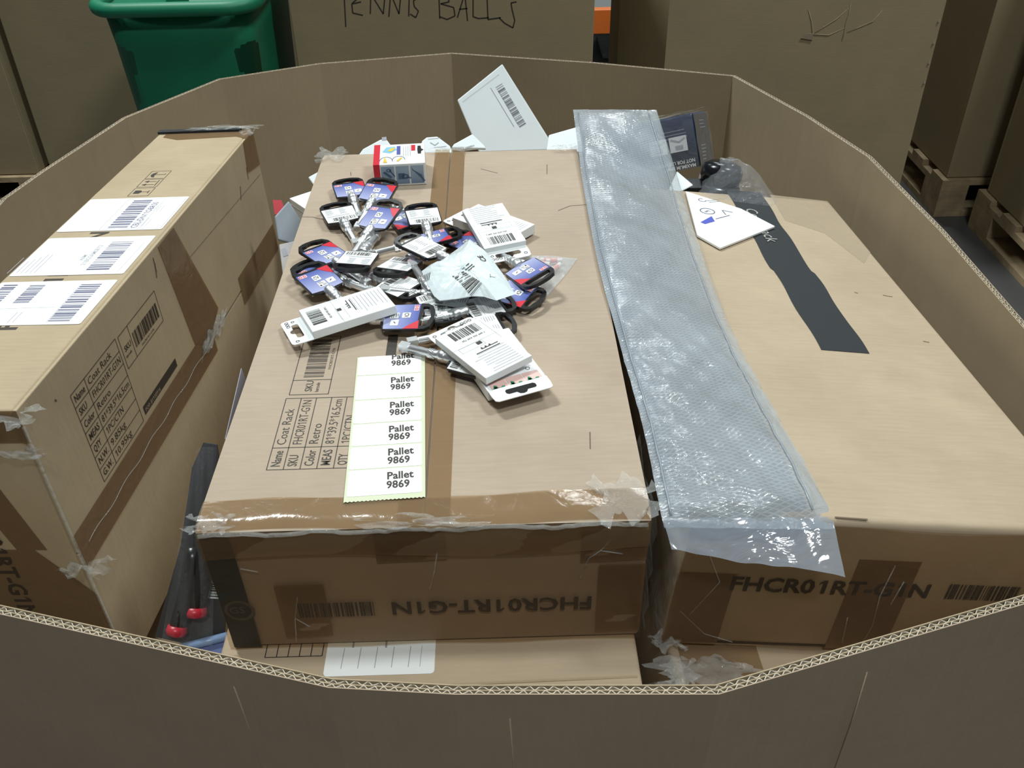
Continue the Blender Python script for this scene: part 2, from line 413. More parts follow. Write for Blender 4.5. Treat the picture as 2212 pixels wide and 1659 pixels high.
# creases running down the front board, and the torn dents on the rim
def crease(pts, wd=.0016, mat=None, d=.0):
    mb = MB()
    mb.tube(pts, wd, 6); return mb.build('crease', mat or M_bin, octb, smooth=True, M=OM)
for (u, v, i0, i1) in ((500, 1412, 19, 0), (1100, 1494, 1, 2), (1890, 1400, 2, 3)):
    a, b = ring_d['o'][i0], ring_d['o'][i1]
    p = P(u, v, RIM); t = max(0.02, min(.98, (Vector((p.x, p.y)) - a).dot(b - a) / (b - a).length_squared)); q = a.lerp(b, t)
    crease([(q.x, q.y, RIM - .03), (q.x + .002, q.y, RIM - .1), (q.x, q.y, .05)], .0007)

# ================================================================== cartons
def carton(name, label, M, W_, L_, H_, mat, flaps=None, bevel=.005):
    """closed carton, local origin at its near left top corner"""
    t = thing(name, label, 'carton', M)
    th = .004 if flaps else 0
    if flaps == 'top': MB().box((0, .002, -H_), (W_, L_ - .002, -.0045)).build('body', mat, t, bevel=.004, seg=3)
    elif flaps == 'side': MB().box((-W_, .0, -H_), (-.0045, L_, 0)).build('body', mat, t, bevel=bevel, seg=3)
    else: MB().box((0, 0, -H_), (W_, L_, 0)).build('body', mat, t, bevel=bevel, seg=3)
    return t
TOP = tr(0, 0, .0002)
def FRONT(e=.0004): return Matrix(((1, 0, 0, 0), (0, 0, -1, -e), (0, 1, 0, 0), (0, 0, 0, 1)))       # u=x, v=z, facing -y
def RIGHT(e=.0004): return Matrix(((0, 0, 1, e), (0, 1, 0, 0), (-1, 0, 0, 0), (0, 0, 0, 1)))        # u=depth, v=y, facing +x
def lin(u0, u1, k): return lambda x: u0 + (x - u1) * k
def coat_rack_print(parent, M, fu, fv, rows=7):
    k = Ink()
    def L(a, b, w=.0009): k.line((fu(a[0]), fv(a[1])), (fu(b[0]), fv(b[1])), w)
    u0, st, v0, v1, vd = .048, .0155, .073, .181, .104
    for i in range(8): L((u0 + st * i, v0), (u0 + st * i, v1))
    for v in (v0, vd, v1): L((u0, v), (u0 + st * 7, v))
    rowsT = [('Name', 'Coat Rack'), ('SKU', 'FHCR01RT-G1N'), ('Color', 'Retro'), ('MEAS', '81*39.5*16.5cm'), ('QTY', '1PC/CTN'), ('N.W.', '9.85kg'), ('G.W.', '10.95kg')]
    for i, (a, b) in enumerate(rowsT):
        u = u0 + st * (i + .74)
        k.text(a, (fu(u), fv(v0 + .004)), .0125, (0, 1), .012, width=(.0225 if len(a) > 3 else .016) * (fv(1) - fv(0)))
        k.text(b, (fu(u), fv(vd + .004)), .0128, (0, 1), width=min(.070, .0062 * len(b)) * (fv(1) - fv(0)))
    s0, s1, t0, t1, td = .050, .090, .187, .293, .212
    for a, b in (((s0, t0), (s1, t0)), ((s1, t0), (s1, t1)), ((s1, t1), (s0, t1)), ((s0, t1), (s0, t0)), ((s0, td), (s1, td))): L(a, b)
    k.text('SKU', (fu(.072), fv(.192)), .0105, (0, 1), .012); k.text('barcode', (fu(.079), fv(.191)), .0055, (0, 1), .01, width=.016)
    k.bars((fu(.081), fv(.217)), .072 * (fv(1) - fv(0)), .021, (0, 1), 66, 5)
    k.text('FHCR01RT-G1N', (fu(.087), fv(.23)), .0045, (0, 1), width=.04)
    k.on('printed_table', M_ink, parent, M)
    b = Ink().rect(fu(.143), fv(.189), fu(.154), fv(.293)).on('printed_bar', M_ink, parent, M)
    Ink().text('POP:.BYYS0916', (fu(.152), fv(.192)), .0075, (0, 1), .01, width=.05).build('bar_lettering', plain('bare_kraft_letters', (0.34, 0.26, 0.17), .7), b, M=tr(0, 0, .0003))
W_, L_, H_ = .395, .81, .165
def sk_all(ink, mat, parent, M):
    for f in ink.f: MB().add([ink.v[i] for i in f], [tuple(range(len(f)))]).build('scuff', mat, parent, M=M)
# --- the carton in the middle, two top flaps meeting along the middle seam
MC = tr(0, 0, 1.0)
cc = carton('carton', 'long brown coat rack carton in the middle of the bin with tools piled on it', MC, W_, L_, H_, M_box, 'top')
seam = .1975
def flap(x0, x1):
    mb = MB()
    n = 24
    prof = []                                              # length profile: rounded, slightly crushed ends
    for i in range(n + 1):
        y = L_ * i / n
        e = min(y, L_ - y); z = 0.0
        if e < .012: z = -.004 * (1 - e / .012) ** 2
        prof.append((y, z))
    pts = [(-.0015, -.0045)] + prof + [(L_ + .0015, -.0045)]
    vs = [(x0, y, z) for y, z in pts] + [(x1, y, z) for y, z in pts]; m = len(pts)
    mb.add(vs, [tuple(range(m)), tuple(reversed(range(m, 2 * m)))] + [(i, i + m, (i + 1) % m + m, (i + 1) % m) for i in range(m)])
    return mb.build('flap', M_box, cc, bevel=.0012)
flap(0, seam - .0011); flap(seam + .0011, W_)
coat_rack_print(cc, TOP, lambda u: u, lambda v: v)
for k_, (a, b) in enumerate(((seam - .0235, seam - .0012), (seam + .0012, seam + .0225))):
    MB().grid(lambda s, t, a=a, b=b: (a + (b - a) * s, -.002 + (L_ + .003) * t, .0006 + .0003 * math.sin(t * 90 + s * 2) + (-.004 * max(0, 1 - (L_ * t) / .012) ** 2)), 4, 120).build('tape', M_tape, cc, smooth=True)
MB().grid(lambda s, t: (W_ * s, -.0016 + .034 * t + .0025 * math.sin(s * 9), .0009 + .0006 * math.sin(s * 31 + t * 3) - .0042 * max(0, 1 - t * 2.6) ** 2), 60, 8).build('tape', M_tape, cc, smooth=True)['label'] = 'glossy brown tape along the front edge'
MB().grid(lambda s, t: (W_ * s, -.002 - .0012 * math.sin(t * 3.1), -.0045 - .034 * t + .004 * math.sin(s * 7) * t), 40, 5).build('tape', M_tape, cc, smooth=True)
# front face: black tape, brown tape patches, upside-down print
MF = FRONT()
sheet('black_tape', [(.003, -.162), (.029, -.162), (.027, -.010), (.001, -.010)], M_black_tape, cc, MF)
lk = Ink().ring((.018, -.108), .0125, .003, 24).text('GS', (.0085, -.1115), .0125, (1, 0), .02)
lk.build('printed_logo', plain('faded_print', (0.09, 0.075, 0.06), .6), cc, M=FRONT(.001))
for (a, b, c, d) in ((.152, -.048, .215, -.0045), (.335, -.055, .3945, -.016), (.055, -.15, .10, -.075), (.352, -.155, .3945, -.06)):
    sheet('tape', [(a, b), (c, b + .002), (c, d), (a, d)], M_tape, cc, FRONT(.0005), .0003)
k = Ink().text('FHCR01RT-G1N', (.348, -.1025), .0245, (-1, 0), .025, width=.19)
k.bars((.143, -.1005), .071, .020, (-1, 0), 60, 8); k.on('printed_code', plain('faded_black', (.045, .033, .024), .6), cc, FRONT(.0012))
# crumpled wrapping film along front edge and at the corners
def crumple(name, cx, cy, cz, sx, sy, sz, seed, parent, mat, n=14):
    r_ = random.Random(seed); ph = [r_.uniform(0, 6.28) for _ in range(8)]
    def fn(s, t):
        x = (s - .5); y = (t - .5)
        h = .35 * math.sin(9 * x + ph[0] + 4 * y) + .3 * math.sin(13 * y + ph[1] - 5 * x) + .2 * math.sin(19 * x + 13 * y + ph[2]) + .12 * r_.uniform(-1, 1)
        ex = x * (1 + .30 * math.sin(11 * y + ph[3]) + .15 * math.sin(27 * y + ph[4])); ey = y * (1 + .30 * math.sin(10 * x + ph[5]) + .15 * math.sin(25 * x + ph[6]))
        return (cx + sx * ex, cy + sy * ey, cz + sz * h)
    return MB().grid(fn, n, n).build(name, mat, parent, smooth=True)
for i, (cx, cy, cz, sx, sy, sz) in enumerate(((.012, .004, -.001, .034, .022, .004), (.375, .018, .001, .05, .05, .0035), (.197, .002, -.003, .09, .016, .004), (.014, .795, .001, .04, .04, .005), (.380, .80, .0005, .04, .02, .004), (.2, .806, 0, .06, .012, .003))):
    crumple('film_crease', cx, cy, cz + .003, sx, sy, sz, 30 + i, cc, M_filmedge)
def film_ridge(parent, pts, r=.0013):
    return MB().tube(pts, r, 5).build('film_ridge', M_filmedge, parent, smooth=True)
rr = random.Random(4)
film_ridge(cc, [(.002 + .39 * i / 60, -.0035, -.0055 + rr.uniform(-.0012, .0012) + .0015 * math.sin(i * .5)) for i in range(61)], .0022)
for pts in (((.075, -.09), (.068, -.12), (.064, -.155)), ((.068, -.12), (.080, -.133)), ((.335, -.075), (.342, -.05), (.352, -.04), (.36, -.028)), ((.352, -.04), (.372, -.045)), ((.207, -.035), (.203, -.06), (.197, -.085)), ((.03, -.05), (.045, -.055))):
    film_ridge(cc, [(x, -.0018, z) for x, z in pts], .0007)
MB().grid(lambda s, t: (W_ * s, -.0022 - .001 * math.sin(s * 17 + t * 9) - .0006 * math.sin(t * 21), -.008 - .154 * t), 50, 20).build('wrapping_film', film('wrap_film', (.5, .45, .38), .06, .10, .5, 40, tint=(.74, .66, .56)), cc, smooth=True)
MB().grid(lambda s, t: (W_ + .0035 + .0022 * math.sin(s * 8 + t * 20), -.004 + .12 * s, -.004 - .15 * t), 12, 30).build('wrapping_film', M_film, cc, smooth=True)
# scuffs and torn creases on the top
sk = Ink()
for pts in (((0.0005, .5905), (.014, .589), (.028, .582), (.038, .584)), ((.3945, .606), (.37, .604), (.352, .590))):
    for a, b in zip(pts[:-1], pts[1:]): sk.line(a, b, .0013)
for (u, v, a, b) in ((.052, .722, .05, .735), (.245, .735, .27, .718), (.345, .745, .343, .71), (.35, .09, .352, .115)):
    sk.line((u, v), (a, b), .0011)
sk.line((.168, .276), (.188, .282), .0009)
sk_all(sk, plain('scuff_dark', (.13, .095, .06), .8), cc, TOP)

# --- the carton on the right, tilted, lying flat
_MR = Matrix.Rotation(.011, 4, 'Z') @ Matrix.Rotation(-.065, 4, 'X') @ Matrix.Rotation(.108, 4, 'Y')
MR = tr(.435, .011, .99) @ _MR
cr = carton('carton', 'brown carton lying flat on the right with a black tape strip down its top', MR, .388, .80, .165, M_boxr, bevel=.007)
bt = MB().grid(lambda s, t: (.212 + .058 * s + .006 * t ** 2 + (.0025 if t < .42 else 0) + .0012 * math.sin(t * 23), .305 + .507 * t + (-.002 * s if t < .01 else 0), .0007 + .0003 * math.sin(t * 40)), 4, 70)
bt.build('black_tape', M_black_tape, cr, smooth=True)
Ink().text('Coat Rack', (.229, .735), .026, (.03, -1), 0.0, width=.125).build('tape_lettering', plain('tape_letters', (.36, .36, .34), .6), cr, M=tr(0, 0, .0016))
k = Ink().text('FHCR01RT-G1N', (.050, -.090), .0245, (1, 0), .025, width=.196).bars((.262, -.0905), .072, .0195, (1, 0), 60, 12)
k.on('printed_code', MATS['faded_black'], cr, FRONT(.0012))
for (a, b, c, d) in ((.0, -.165, .055, -.07), (.165, -.165, .225, -.045), (.0, -.03, .10, -.008)):
    sheet('tape', [(a, b), (c, b), (c, d), (a, d)], M_tape, cr, FRONT(.0005), .0003)
for pts in (((.20, -.05), (.198, -.09), (.203, -.13), (.201, -.155)), ((.215, -.07), (.212, -.10)), ((.015, -.03), (.04, -.08), (.02, -.125)), ((.01, -.12), (.04, -.15), (.07, -.16)), ((.175, -.12), (.18, -.155))):
    film_ridge(cr, [(x, -.0018, z) for x, z in pts], .0006)
MB().grid(lambda s, t: (.388 * s, -.0022 - .0012 * math.sin(s * 13 + t * 9), -.006 - .157 * t), 40, 16).build('wrapping_film', MATS['wrap_film'], cr, smooth=True)
MB().grid(lambda s, t: (-.003 - .003 * math.sin(s * 8 + t * 14), -.003 + .2 * s, -.02 - .15 * t), 12, 24).build('wrapping_film', M_film, cr, smooth=True)
crumple('film_crease', .006, -.002, -.16, .03, .02, .008, 51, cr, M_filmedge)
sk = Ink()
for (a, b) in (((.312, .465), (.316, .463)), ((.350, .462), (.362, .459)), ((.355, .342), (.362, .340)), ((.13, .004), (.16, .003))): sk.line(a, b, .002)
sk_all(sk, MATS['scuff_dark'], cr, TOP)
sheet('tape', [(.285, .70), (.335, .66), (.36, .56), (.384, .60), (.384, .796), (.29, .806)], film('pale_tape', (.58, .49, .36), .30, .25, .3, 25), cr, TOP, .0003)

# --- the carton on the left, standing on its long side
_ML = Matrix.Rotation(-.082, 4, 'Z') @ Matrix.Rotation(-.041, 4, 'X') @ Matrix.Rotation(-.043, 4, 'Y')
ML = tr(-.213, .158, 1.012) @ _ML
cl = carton('carton', 'brown carton standing on edge at the left with white shipping labels on top', ML, .165, .81, .395, M_boxl, 'side', .004)
# its top-printed side carries the two flaps and the seam halfway down
for (u0, u1) in ((.0005, .196), (.1985, .395)):
    MB().box((-.0045, 0, -u1), (0, .81, -u0)).build('flap', M_boxl, cl, bevel=.0012)
RG = RIGHT()
coat_rack_print(cl, RG, lin(.044, .048, 1.13), lin(.087, .073, 1.10))
def rtape(poly, e=.0006): return sheet('tape', poly, M_tape, cl, RIGHT(e), .0003)
rtape([(.172, .0), (.222, .0), (.222, .46), (.172, .46)])
rtape([(.172, .60), (.222, .60), (.222, .81), (.172, .81)])
rtape([(.004, .372), (.003, .43), (.17, .50), (.20, .44), (.17, .395)], .0008)
rtape([(.0, .755), (.05, .745), (.06, .81), (.0, .81)], .0008)
sk = Ink()
for (a, b) in (((.010, .352), (.030, .350)), ((.018, .352), (.036, .346)), ((.055, .70), (.075, .69)), ((.03, .06), (.033, .063)), ((.04, .745), (.06, .742))): sk.line(a, b, .0022)
sk.line((.196, .05), (.197, .81), .0012); sk.line((.06, .43), (.075, .80), .0007)
sk_all(sk, MATS['scuff_dark'], cl, RIGHT(.0005))
film_ridge(cl, [(.0022, .02 + .48 * i / 40, -.197 + .002 * math.sin(i * .9)) for i in range(41)], .0005)
crumple('film_crease', .003, .46, -.19, .006, .09, .02, 61, cl, M_filmedge)
# near end face: code lettering, tapes, film along the edge
k = Ink().text('FHCR01RT-G1N', (-.103, -.10), .030, (0, -1), .025, width=.20)
k.on('printed_code', MATS['faded_black'], cl, FRONT(.0012))
for poly in ([(-.165, -.04), (0, -.04), (0, -.0), (-.165, -.0)], [(-.05, -.19), (-.0, -.26), (-.0, -.36), (-.165, -.30), (-.165, -.19)], [(-.11, -.04), (-.07, -.04), (-.035, -.19), (-.07, -.19)]):
    sheet('tape', poly, M_tape, cl, FRONT(.0006), .0003)
film_ridge(cl, [(.001, -.001, -.02 - .36 * i / 30) for i in range(31)], .0020)
crumple('film_crease', -.012, -.001, -.008, .05, .03, .006, 63, cl, M_filmedge)
crumple('film_crease', -.03, -.004, -.05, .07, .014, .008, 64, cl, M_filmedge)
crumple('film_crease', .0, -.003, -.215, .05, .02, .012, 65, cl, M_filmedge)
# far end: taped corner
sheet('tape', [(-.15, .79), (-.12, .775), (-.02, .782), (0, .77), (0, .81), (-.15, .81)], M_tape, cl, TOP, .0004)
sheet('black_tape', [(-.165, .806), (-.02, .806), (-.02, .818), (-.165, .818)], M_black_tape, cl, TOP, .004)
crumple('film_crease', -.055, .812, .006, .11, .014, .005, 66, cl, M_filmedge)
crumple('film_crease', -.006, .80, .001, .02, .03, .006, 67, cl, M_filmedge)
# shipping labels and the print between them
k = Ink().text('FHCR01RT-G1N', (-.083, .155), .036, (0, 1), .03, width=.262)
k.on('printed_code', MATS['faded_black'], cl, TOP)
LW = M_white
for (v0, v1, kind) in ((.417, .528, 0), (.288, .397, 1), (.166, .272, 2)):
    lb = sheet('shipping_label', rrect(-.160, v0, -.010, v1, .003), LW, cl, tr(0, 0, .0004), .0003)
    M2 = tr(0, 0, .0004); k = Ink(); g = Ink()
    if kind == 0:
        k.bars((-.062, v0 + .008), .095, .028, (0, 1), 44, 3); k.text('CBL-DN11OBRS0', (-.049, v0 + .006), .0125, (0, 1), width=.088)
        g.frame(-.1, v0 + .004, -.013, v1 - .004, .0006); g.line((-.044, v0 + .006), (-.044, v1 - .006), .0005)
        g.lines((-.038, v0 + .01), (0, 1), 5, .035, -.005, .0006, 3); g.lines((-.036, v0 + .06), (0, 1), 4, .03, -.005, .0006, 4)
    elif kind == 1:
        k.bars((-.034, v0 + .012), .084, .030, (0, 1), 40, 9); g.text('21BG5AMSB12', (-.072, v0 + .026), .009, (0, 1), .01); g.text('A0M', (-.081, v0 + .04), .008, (0, 1), .01)
        g.lines((-.13, v0 + .008), (0, 1), 7, .055, -.006, .0009, 6); g.line((-.02, v0 + .005), (-.018, v1 - .02), .0005)
    else:
        k.bars((-.026, v0 + .007), .092, .026, (0, 1), 48, 13); Ink().bars((-.098, v0 + .052), .045, .02, (0, 1), 30, 14).build('barcode', M_inkblue, lb, M=M2); Ink().bars((-.135, v0 + .05), .05, .018, (0, 1), 30, 15).build('barcode', M_inkblue, lb, M=M2)
        g.line((-.053, v0 + .005), (-.053, v1 - .01), .0006); g.line((-.16, v0 + .038), (-.06, v0 + .04), .0006); g.lines((-.1, v0 + .006), (0, 1), 2, .025, .006, .0008, 2)
    k.build('barcode', M_inkblue, lb, M=M2); g.build('fine_print', M_greyink, lb, M=M2)
# handling marks: umbrella, two arrows, glass
k = Ink()
for i, v in enumerate((.537, .571, .604)):
    k.frame(-.108, v, -.077, v + .030, .0009); c = v + .015
    if i == 2:
        n = 10; k.flat([(-.098 + .0, c - .0)] + [(-.098 + .002 - .008 * math.sin(math.pi * q / n), c + .010 * math.cos(math.pi * q / n)) for q in range(n + 1)]); k.line((-.098, c), (-.082, c), .0012); k.line((-.082, c), (-.082, c + .004), .0012)
    elif i == 1:
        for dv in (-.006, .006): k.line((-.098, c + dv), (-.085, c + dv), .0014); k.flat([(-.104, c + dv), (-.097, c + dv - .004), (-.097, c + dv + .004)])
        k.line((-.082, c - .011), (-.082, c + .011), .0014)
    else:
        k.flat([(-.104, c - .006), (-.095, c - .006), (-.092, c), (-.095, c + .006), (-.104, c + .006)]); k.line((-.092, c), (-.082, c), .0014); k.line((-.082, c - .005), (-.082, c + .005), .0014)
k.on('handling_marks', M_ink, cl, TOP)

# --- cartons underneath
lc = carton('carton', 'light brown carton under the middle one showing a white label by the rim', tr(-.012, -.062, .833), .404, .80, .83, cardboard('carton_board_light', (.46, .36, .25), 'Y', var=.06))
lb = sheet('paper_label', rrect(.104, .028, .209, .15, .004), LW, lc, tr(0, 0, .0003), .0003)
g = Ink()
for i in range(5): g.line((.120 + .016 * i, .036), (.121 + .016 * i, .06), .0007)
g.line((.195, .036), (.196, .06), .0005); g.rect(.128, .06, .130, .068); g.rect(.16, .059, .162, .068); g.on('fine_print', M_greyink, lb, tr(0, 0, .0004))
k = Ink().frame(.045, .052, .10, .16, .0009)
for i in range(1, 5): k.line((.045 + .011 * i, .052), (.045 + .011 * i, .16), .0009)
k.on('printed_table', M_ink, lc, tr(0, 0, .0003))
for zz in (.0,): MB().tube([(.16, .012, .0005), (.26, .0155, .001), (.40, .018, .0005)], .0012, 5).build('crease', MATS['carton_board_light'], lc)
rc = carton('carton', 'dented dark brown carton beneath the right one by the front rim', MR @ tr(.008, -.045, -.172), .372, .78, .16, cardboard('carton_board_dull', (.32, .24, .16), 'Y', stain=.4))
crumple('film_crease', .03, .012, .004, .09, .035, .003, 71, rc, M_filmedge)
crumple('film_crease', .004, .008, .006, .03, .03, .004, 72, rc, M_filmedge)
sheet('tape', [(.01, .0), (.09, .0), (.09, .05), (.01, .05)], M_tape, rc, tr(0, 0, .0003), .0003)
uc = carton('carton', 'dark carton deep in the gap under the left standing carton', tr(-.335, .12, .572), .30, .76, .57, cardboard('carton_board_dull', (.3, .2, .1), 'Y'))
bc = carton('carton', 'carton hidden under the white envelopes behind the middle one', tr(-.02, .83, .785), .70, .25, .78, M_box)

# ================================================================== label strip
A = P(742, 1088, 1.001); B = P(919, 1076, 1.001); D = P(757, 775, 1.001)
MS = frame(A, B - A, y=D - A)
SW, SL = (B - A).length, (D - A).length
st = thing('sticker_strip', 'strip of six white pallet stickers lying on the middle carton', 'stickers', MS)
bk = [(0, .0), (SW, 0), (SW, SL), (0, SL)]
teeth = [(SW * i / 40, (.0012 if i % 2 else 0)) for i in range(41)]
MB().prism(teeth + [(SW + .001, SL), (.001, SL)], .0006, .0009).build('backing_paper', plain('glassine', (.60, .64, .46), .4), st)
ys = [.008, .043, .076, .110, .148, .190, SL - .0005]
for i in range(6):
    y0, y1 = ys[i] - (.001 if i == 0 else 0), ys[i + 1] - .0018 if i < 5 else SL
    s_ = MB().prism(rrect(.0025, y0, SW - .003, y1, .0018, 2), .0009, .0012).build('sticker', M_white, st)
    k = Ink(); c = y1 - (.0145 if i < 5 else .0075)
    k.text('Pallet', (.0375, c), .0135, (1, .03), .027, width=.0245); k.text('9869', (.0375, c - .0120), .0135, (1, .03), .027, width=.0210)
    k.build('lettering', M_ink, s_, M=tr(0, 0, .00135))

# ================================================================== glue box
a0 = P(811, 404, 1.0005); b0 = P(922, 398, 1.0005)
GW = (b0 - a0).length
gz = PY(808, 357, a0.y).z - 1.0005; GD = P(800, 315, 1 + gz).y - a0.y
MG = frame(a0, b0 - a0, up=(0, 0, 1))
gb = thing('product_box', 'small white and red box with blue pictures standing at the back of the middle carton', 'box', MG)
MB().box((0, 0, 0), (GW, GD, gz)).build('body', M_whitebox, gb, bevel=.0008)
MB().box((.0, -.0003, .0), (.009, GD + .0002, gz + .0003)).build('red_band', M_red, gb)
blu = gradient_print('blue_picture', (.12, .20, .33), (.30, .40, .52), 1, 0, .035)
MGf = FRONT(.0005) @ Matrix.Diagonal((1, gz / .045, 1, 1))
pw = (GW - .009 - .006) / 3
for i in range(3):
    u = .0105 + i * (pw + .0012)
    pc = sheet('picture', [(u, .0045), (u + pw - .001, .0045), (u + pw - .001, .0405), (u, .0405)], blu, gb, MGf, .0002)
    k = Ink()
    if i == 0: k.line((u + .004, .03), (u + .014, .018), .004); k.line((u + .012, .034), (u + .019, .02), .002); k.line((u + .002, .02), (u + .01, .008), .0012); k.ring((u + .011, .033), .003, .0016, 10)
    elif i == 1: k.rect(u + .003, .014, u + .012, .026); k.ring((u + .013, .019), .004, .003, 10); k.line((u + .013, .018), (u + .021, .016), .002)
    else: k.flat([(u + .002, .034), (u + .017, .02), (u + .014, .015)]); k.line((u + .015, .017), (u + .019, .008), .003); k.line((u + .002, .036), (u + .004, .03), .001)
    k.build('picture_detail', plain('dark_blue_print', (.05, .10, .20), .4), pc, M=tr(0, 0, .0004))
GS_ = Matrix.Diagonal((GW / .0735, GD / .048, 1, 1)); GT = tr(0, 0, gz + .0003) @ GS_
k = Ink().flat([(.012, .030), (.018, .041), (.030, .042), (.033, .034), (.024, .026)]); k.build('leaf_print', plain('cyan_print', (.22, .52, .72), .4), gb, M=GT)
Ink().flat([(.019, .031), (.026, .039), (.031, .037), (.026, .030)]).flat([(.014, .004), (.020, .004), (.016, .018)]).line((.034, .006), (.040, .014), .003).build('yellow_print', plain('yellow_print', (.75, .52, .08), .4), gb, M=tr(0, 0, gz + .0006) @ GS_)
Ink().ring((.018, .008), .009, .0007, 18, 0, 3.14).ring((.036, .009), .009, .0007, 18, 0, 3.5).build('circle_print', M_inkblue, gb, M=tr(0, 0, gz + .0005) @ GS_)
kk = Ink().rect(.033, .022, .0385, .043); kk.build('blue_stripe', plain('blue_print', (.08, .10, .36), .4), gb, M=GT)
lg = Ink().rect(.054, .030, .060, .044); lg.build('red_logo', M_red, gb, M=GT)
Ink().lines((.043, .018), (0, 1), 4, .026, .0032, .0008, 5).build('fine_print', M_greyink, gb, M=GT)
Ink().flat([(.0635, .022), (.068, .022), (.0685, .028), (.072, .031), (.0685, .034), (.068, .041), (.0635, .041), (.0628, .032)]).build('hang_hole', plain('hole_dark', (.01, .01, .01), .9), gb, M=tr(0, 0, gz + .0005) @ GS_)

# ================================================================== hanging cards with extension bars
def card_meshes():
    m = {}
    w, h = .0225, .057
    out = [(-w + .004, 0), (-w * .5, -.003), (0, -.0042), (w * .5, -.003), (w - .004, 0), (w - .0005, .004), (w, .04), (w - .0005, h - .010), (w - .005, h - .0035), (w * .45, h - .0008), (0, h), (-w * .45, h - .0008), (-w + .005, h - .0035), (-w + .0005, h - .010), (-w, .04), (-w + .0005, .004)]
    hole = [(-.0165, h - .0145), (-.0155, h - .0085), (-.008, h - .0058), (-.0062, h - .0085), (-.004, h - .0040), (0, h - .0032), (.004, h - .0040), (.0062, h - .0085), (.008, h - .0058), (.0155, h - .0085), (.0165, h - .0145), (.006, h - .0152), (0, h - .0154), (-.006, h - .0152)]
    # plate with a hole: lower part as prism, upper part as a ring between outline and hole
    yb = h - .018
    mb = MB()
    low = [p for p in out if p[1] < yb and p[0] < 0 and p[1] > .003]
    mb.prism([(-w + .004, 0), (-w * .5, -.003), (0, -.0042), (w * .5, -.003), (w - .004, 0), (w - .0005, .004), (w, yb), (-w, yb), (-w + .0005, .004)], -.0016, .0016)
    oring = [(-w, yb), (-w + .0005, h - .010), (-w + .005, h - .0035), (-w * .45, h - .0008), (-.004, h), (0, h), (.004, h), (w * .45, h - .0008), (w - .005, h - .0035), (w - .0005, h - .010), (w, yb), (.006, yb), (0, yb), (-.006, yb)]
    iring = [(-.0165, h - .0148), (-.0168, h - .011), (-.0155, h - .0075), (-.0085, h - .0065), (-.0050, h - .0050), (0, h - .0042), (.0050, h - .0050), (.0085, h - .0065), (.0155, h - .0075), (.0168, h - .011), (.0165, h - .0148), (.006, h - .0148), (0, h - .0148), (-.006, h - .0148)]
    n = len(oring); vs = []
    for z in (-.0022, .0022):
        vs += [(x, y, z) for x, y in oring] + [(x, y, z) for x, y in iring]
    fs = []
    for i in range(n):
        j = (i + 1) % n
        fs += [(i, n + i, n + j, j), (2 * n + i, 2 * n + j, 3 * n + j, 3 * n + i), (i, j, 2 * n + j, 2 * n + i), (n + j, n + i, 3 * n + i, 3 * n + j)]
    mb.add(vs, fs); m['hanger'] = mb.mesh('hanger')
    lw, l0, l1 = .0215, .0015, h - .0165
    def bowed(z): return [(-lw + .001, l0), (0, l0 - .0022), (lw - .001, l0), (lw, l1 + .001), (0, l1 - .0004), (-lw, l1 + .001)]
    m['front_label'] = MB().prism(bowed(0), .0017, .0021).mesh('front_label')
    m['back_label'] = MB().prism(bowed(0), -.0021, -.0017).mesh('back_label')
    m['red_corner'] = Ink().flat([(.007, l1 - .0003), (lw, l1 + .0006), (lw - .0002, l1 - .017), (lw * .72, l1 - .0115)], .00235).mesh('red_corner')
    m['white_tags'] = Ink().flat(rrect(-.0065, .020, .0025, .0295, .0008, 2), .0024).flat(rrect(-.0065, .0065, .0035, .0165, .0008, 2), .0024).flat(rrect(.0055, .0085, .0155, .0175, .0008, 2), .0024).mesh('white_tags')
    k = Ink().text('CV', (-.0056, .0225), .0075, (1, 0), .02, width=.0072); k.rect(-.0055, .0075, -.0035, .0105); k.lines((-.0055, .0155), (1, 0), 2, .007, .0022, .0007, 1); k.line((.009, .012), (.012, .0142), .0012); k.lines((-.002, .0105), (1, 0), 2, .005, .002, .0006, 2)
    k.v = [(x, y, .0026) for x, y, z in k.v]; m['lettering'] = k.mesh('lettering')
    m['logo'] = Ink().flat(rrect(-.0195, .032, -.0095, .0375, .0006, 2), .0024).mesh('logo')
    k = Ink()
    for x in (-.0185, -.0160, -.0135, -.0112): k.line((x, .0330), (x, .0365), .0007)
    for x in (-.0185, -.0135): k.line((x, .0364), (x + .0018, .0364), .0006); k.line((x, .0332), (x + .0018, .0332), .0006)
    k.v = [(x, y, .0026) for x, y, z in k.v]; m['logo_strokes'] = k.mesh('logo_strokes')
    # back print, read from the other side (mirror in x)
    k = Ink().bars((-.013, .0030), .031, .009, (1, 0), 46, 21); k.v = [(-x, y, -.00235) for x, y, z in k.v]; m['barcode'] = k.mesh('barcode')
    k = Ink().line((-.018, .0155), (.018, .0155), .0005).line((-.018, .0175), (.012, .0175), .0006).lines((-.0175, .036), (1, 0), 6, .012, .0027, .0008, 3).lines((.001, .036), (1, 0), 6, .012, .0027, .0008, 4)
    k.v = [(-x, y, -.00235) for x, y, z in k.v]; m['fine_print'] = k.mesh('fine_print')
    prof = [(.001, .003), (.001, .0066), (-.001, .0072), (-.009, .0072), (-.010, .0068), (-.0105, .0071), (-.0165, .0071), (-.0175, .0062), (-.022, .0049), (-.023, .0052), (-.031, .0052), (-.032, .0045), (-.054, .0044), (-.0545, .0040)]
    mb = MB().lathe(prof, 18)
    # square drive with a ball
    mb.box((-.0042, -.066, -.0042), (.0042, -.0545, .0042)); mb.lathe([(-.0602, .0), (-.0601, .0012), (-.0595, .0018), (-.0585, .0012), (-.0584, .0)], 8, tr(0, -.001, .0042) @ Matrix.Rotation(0, 4, 'X'))
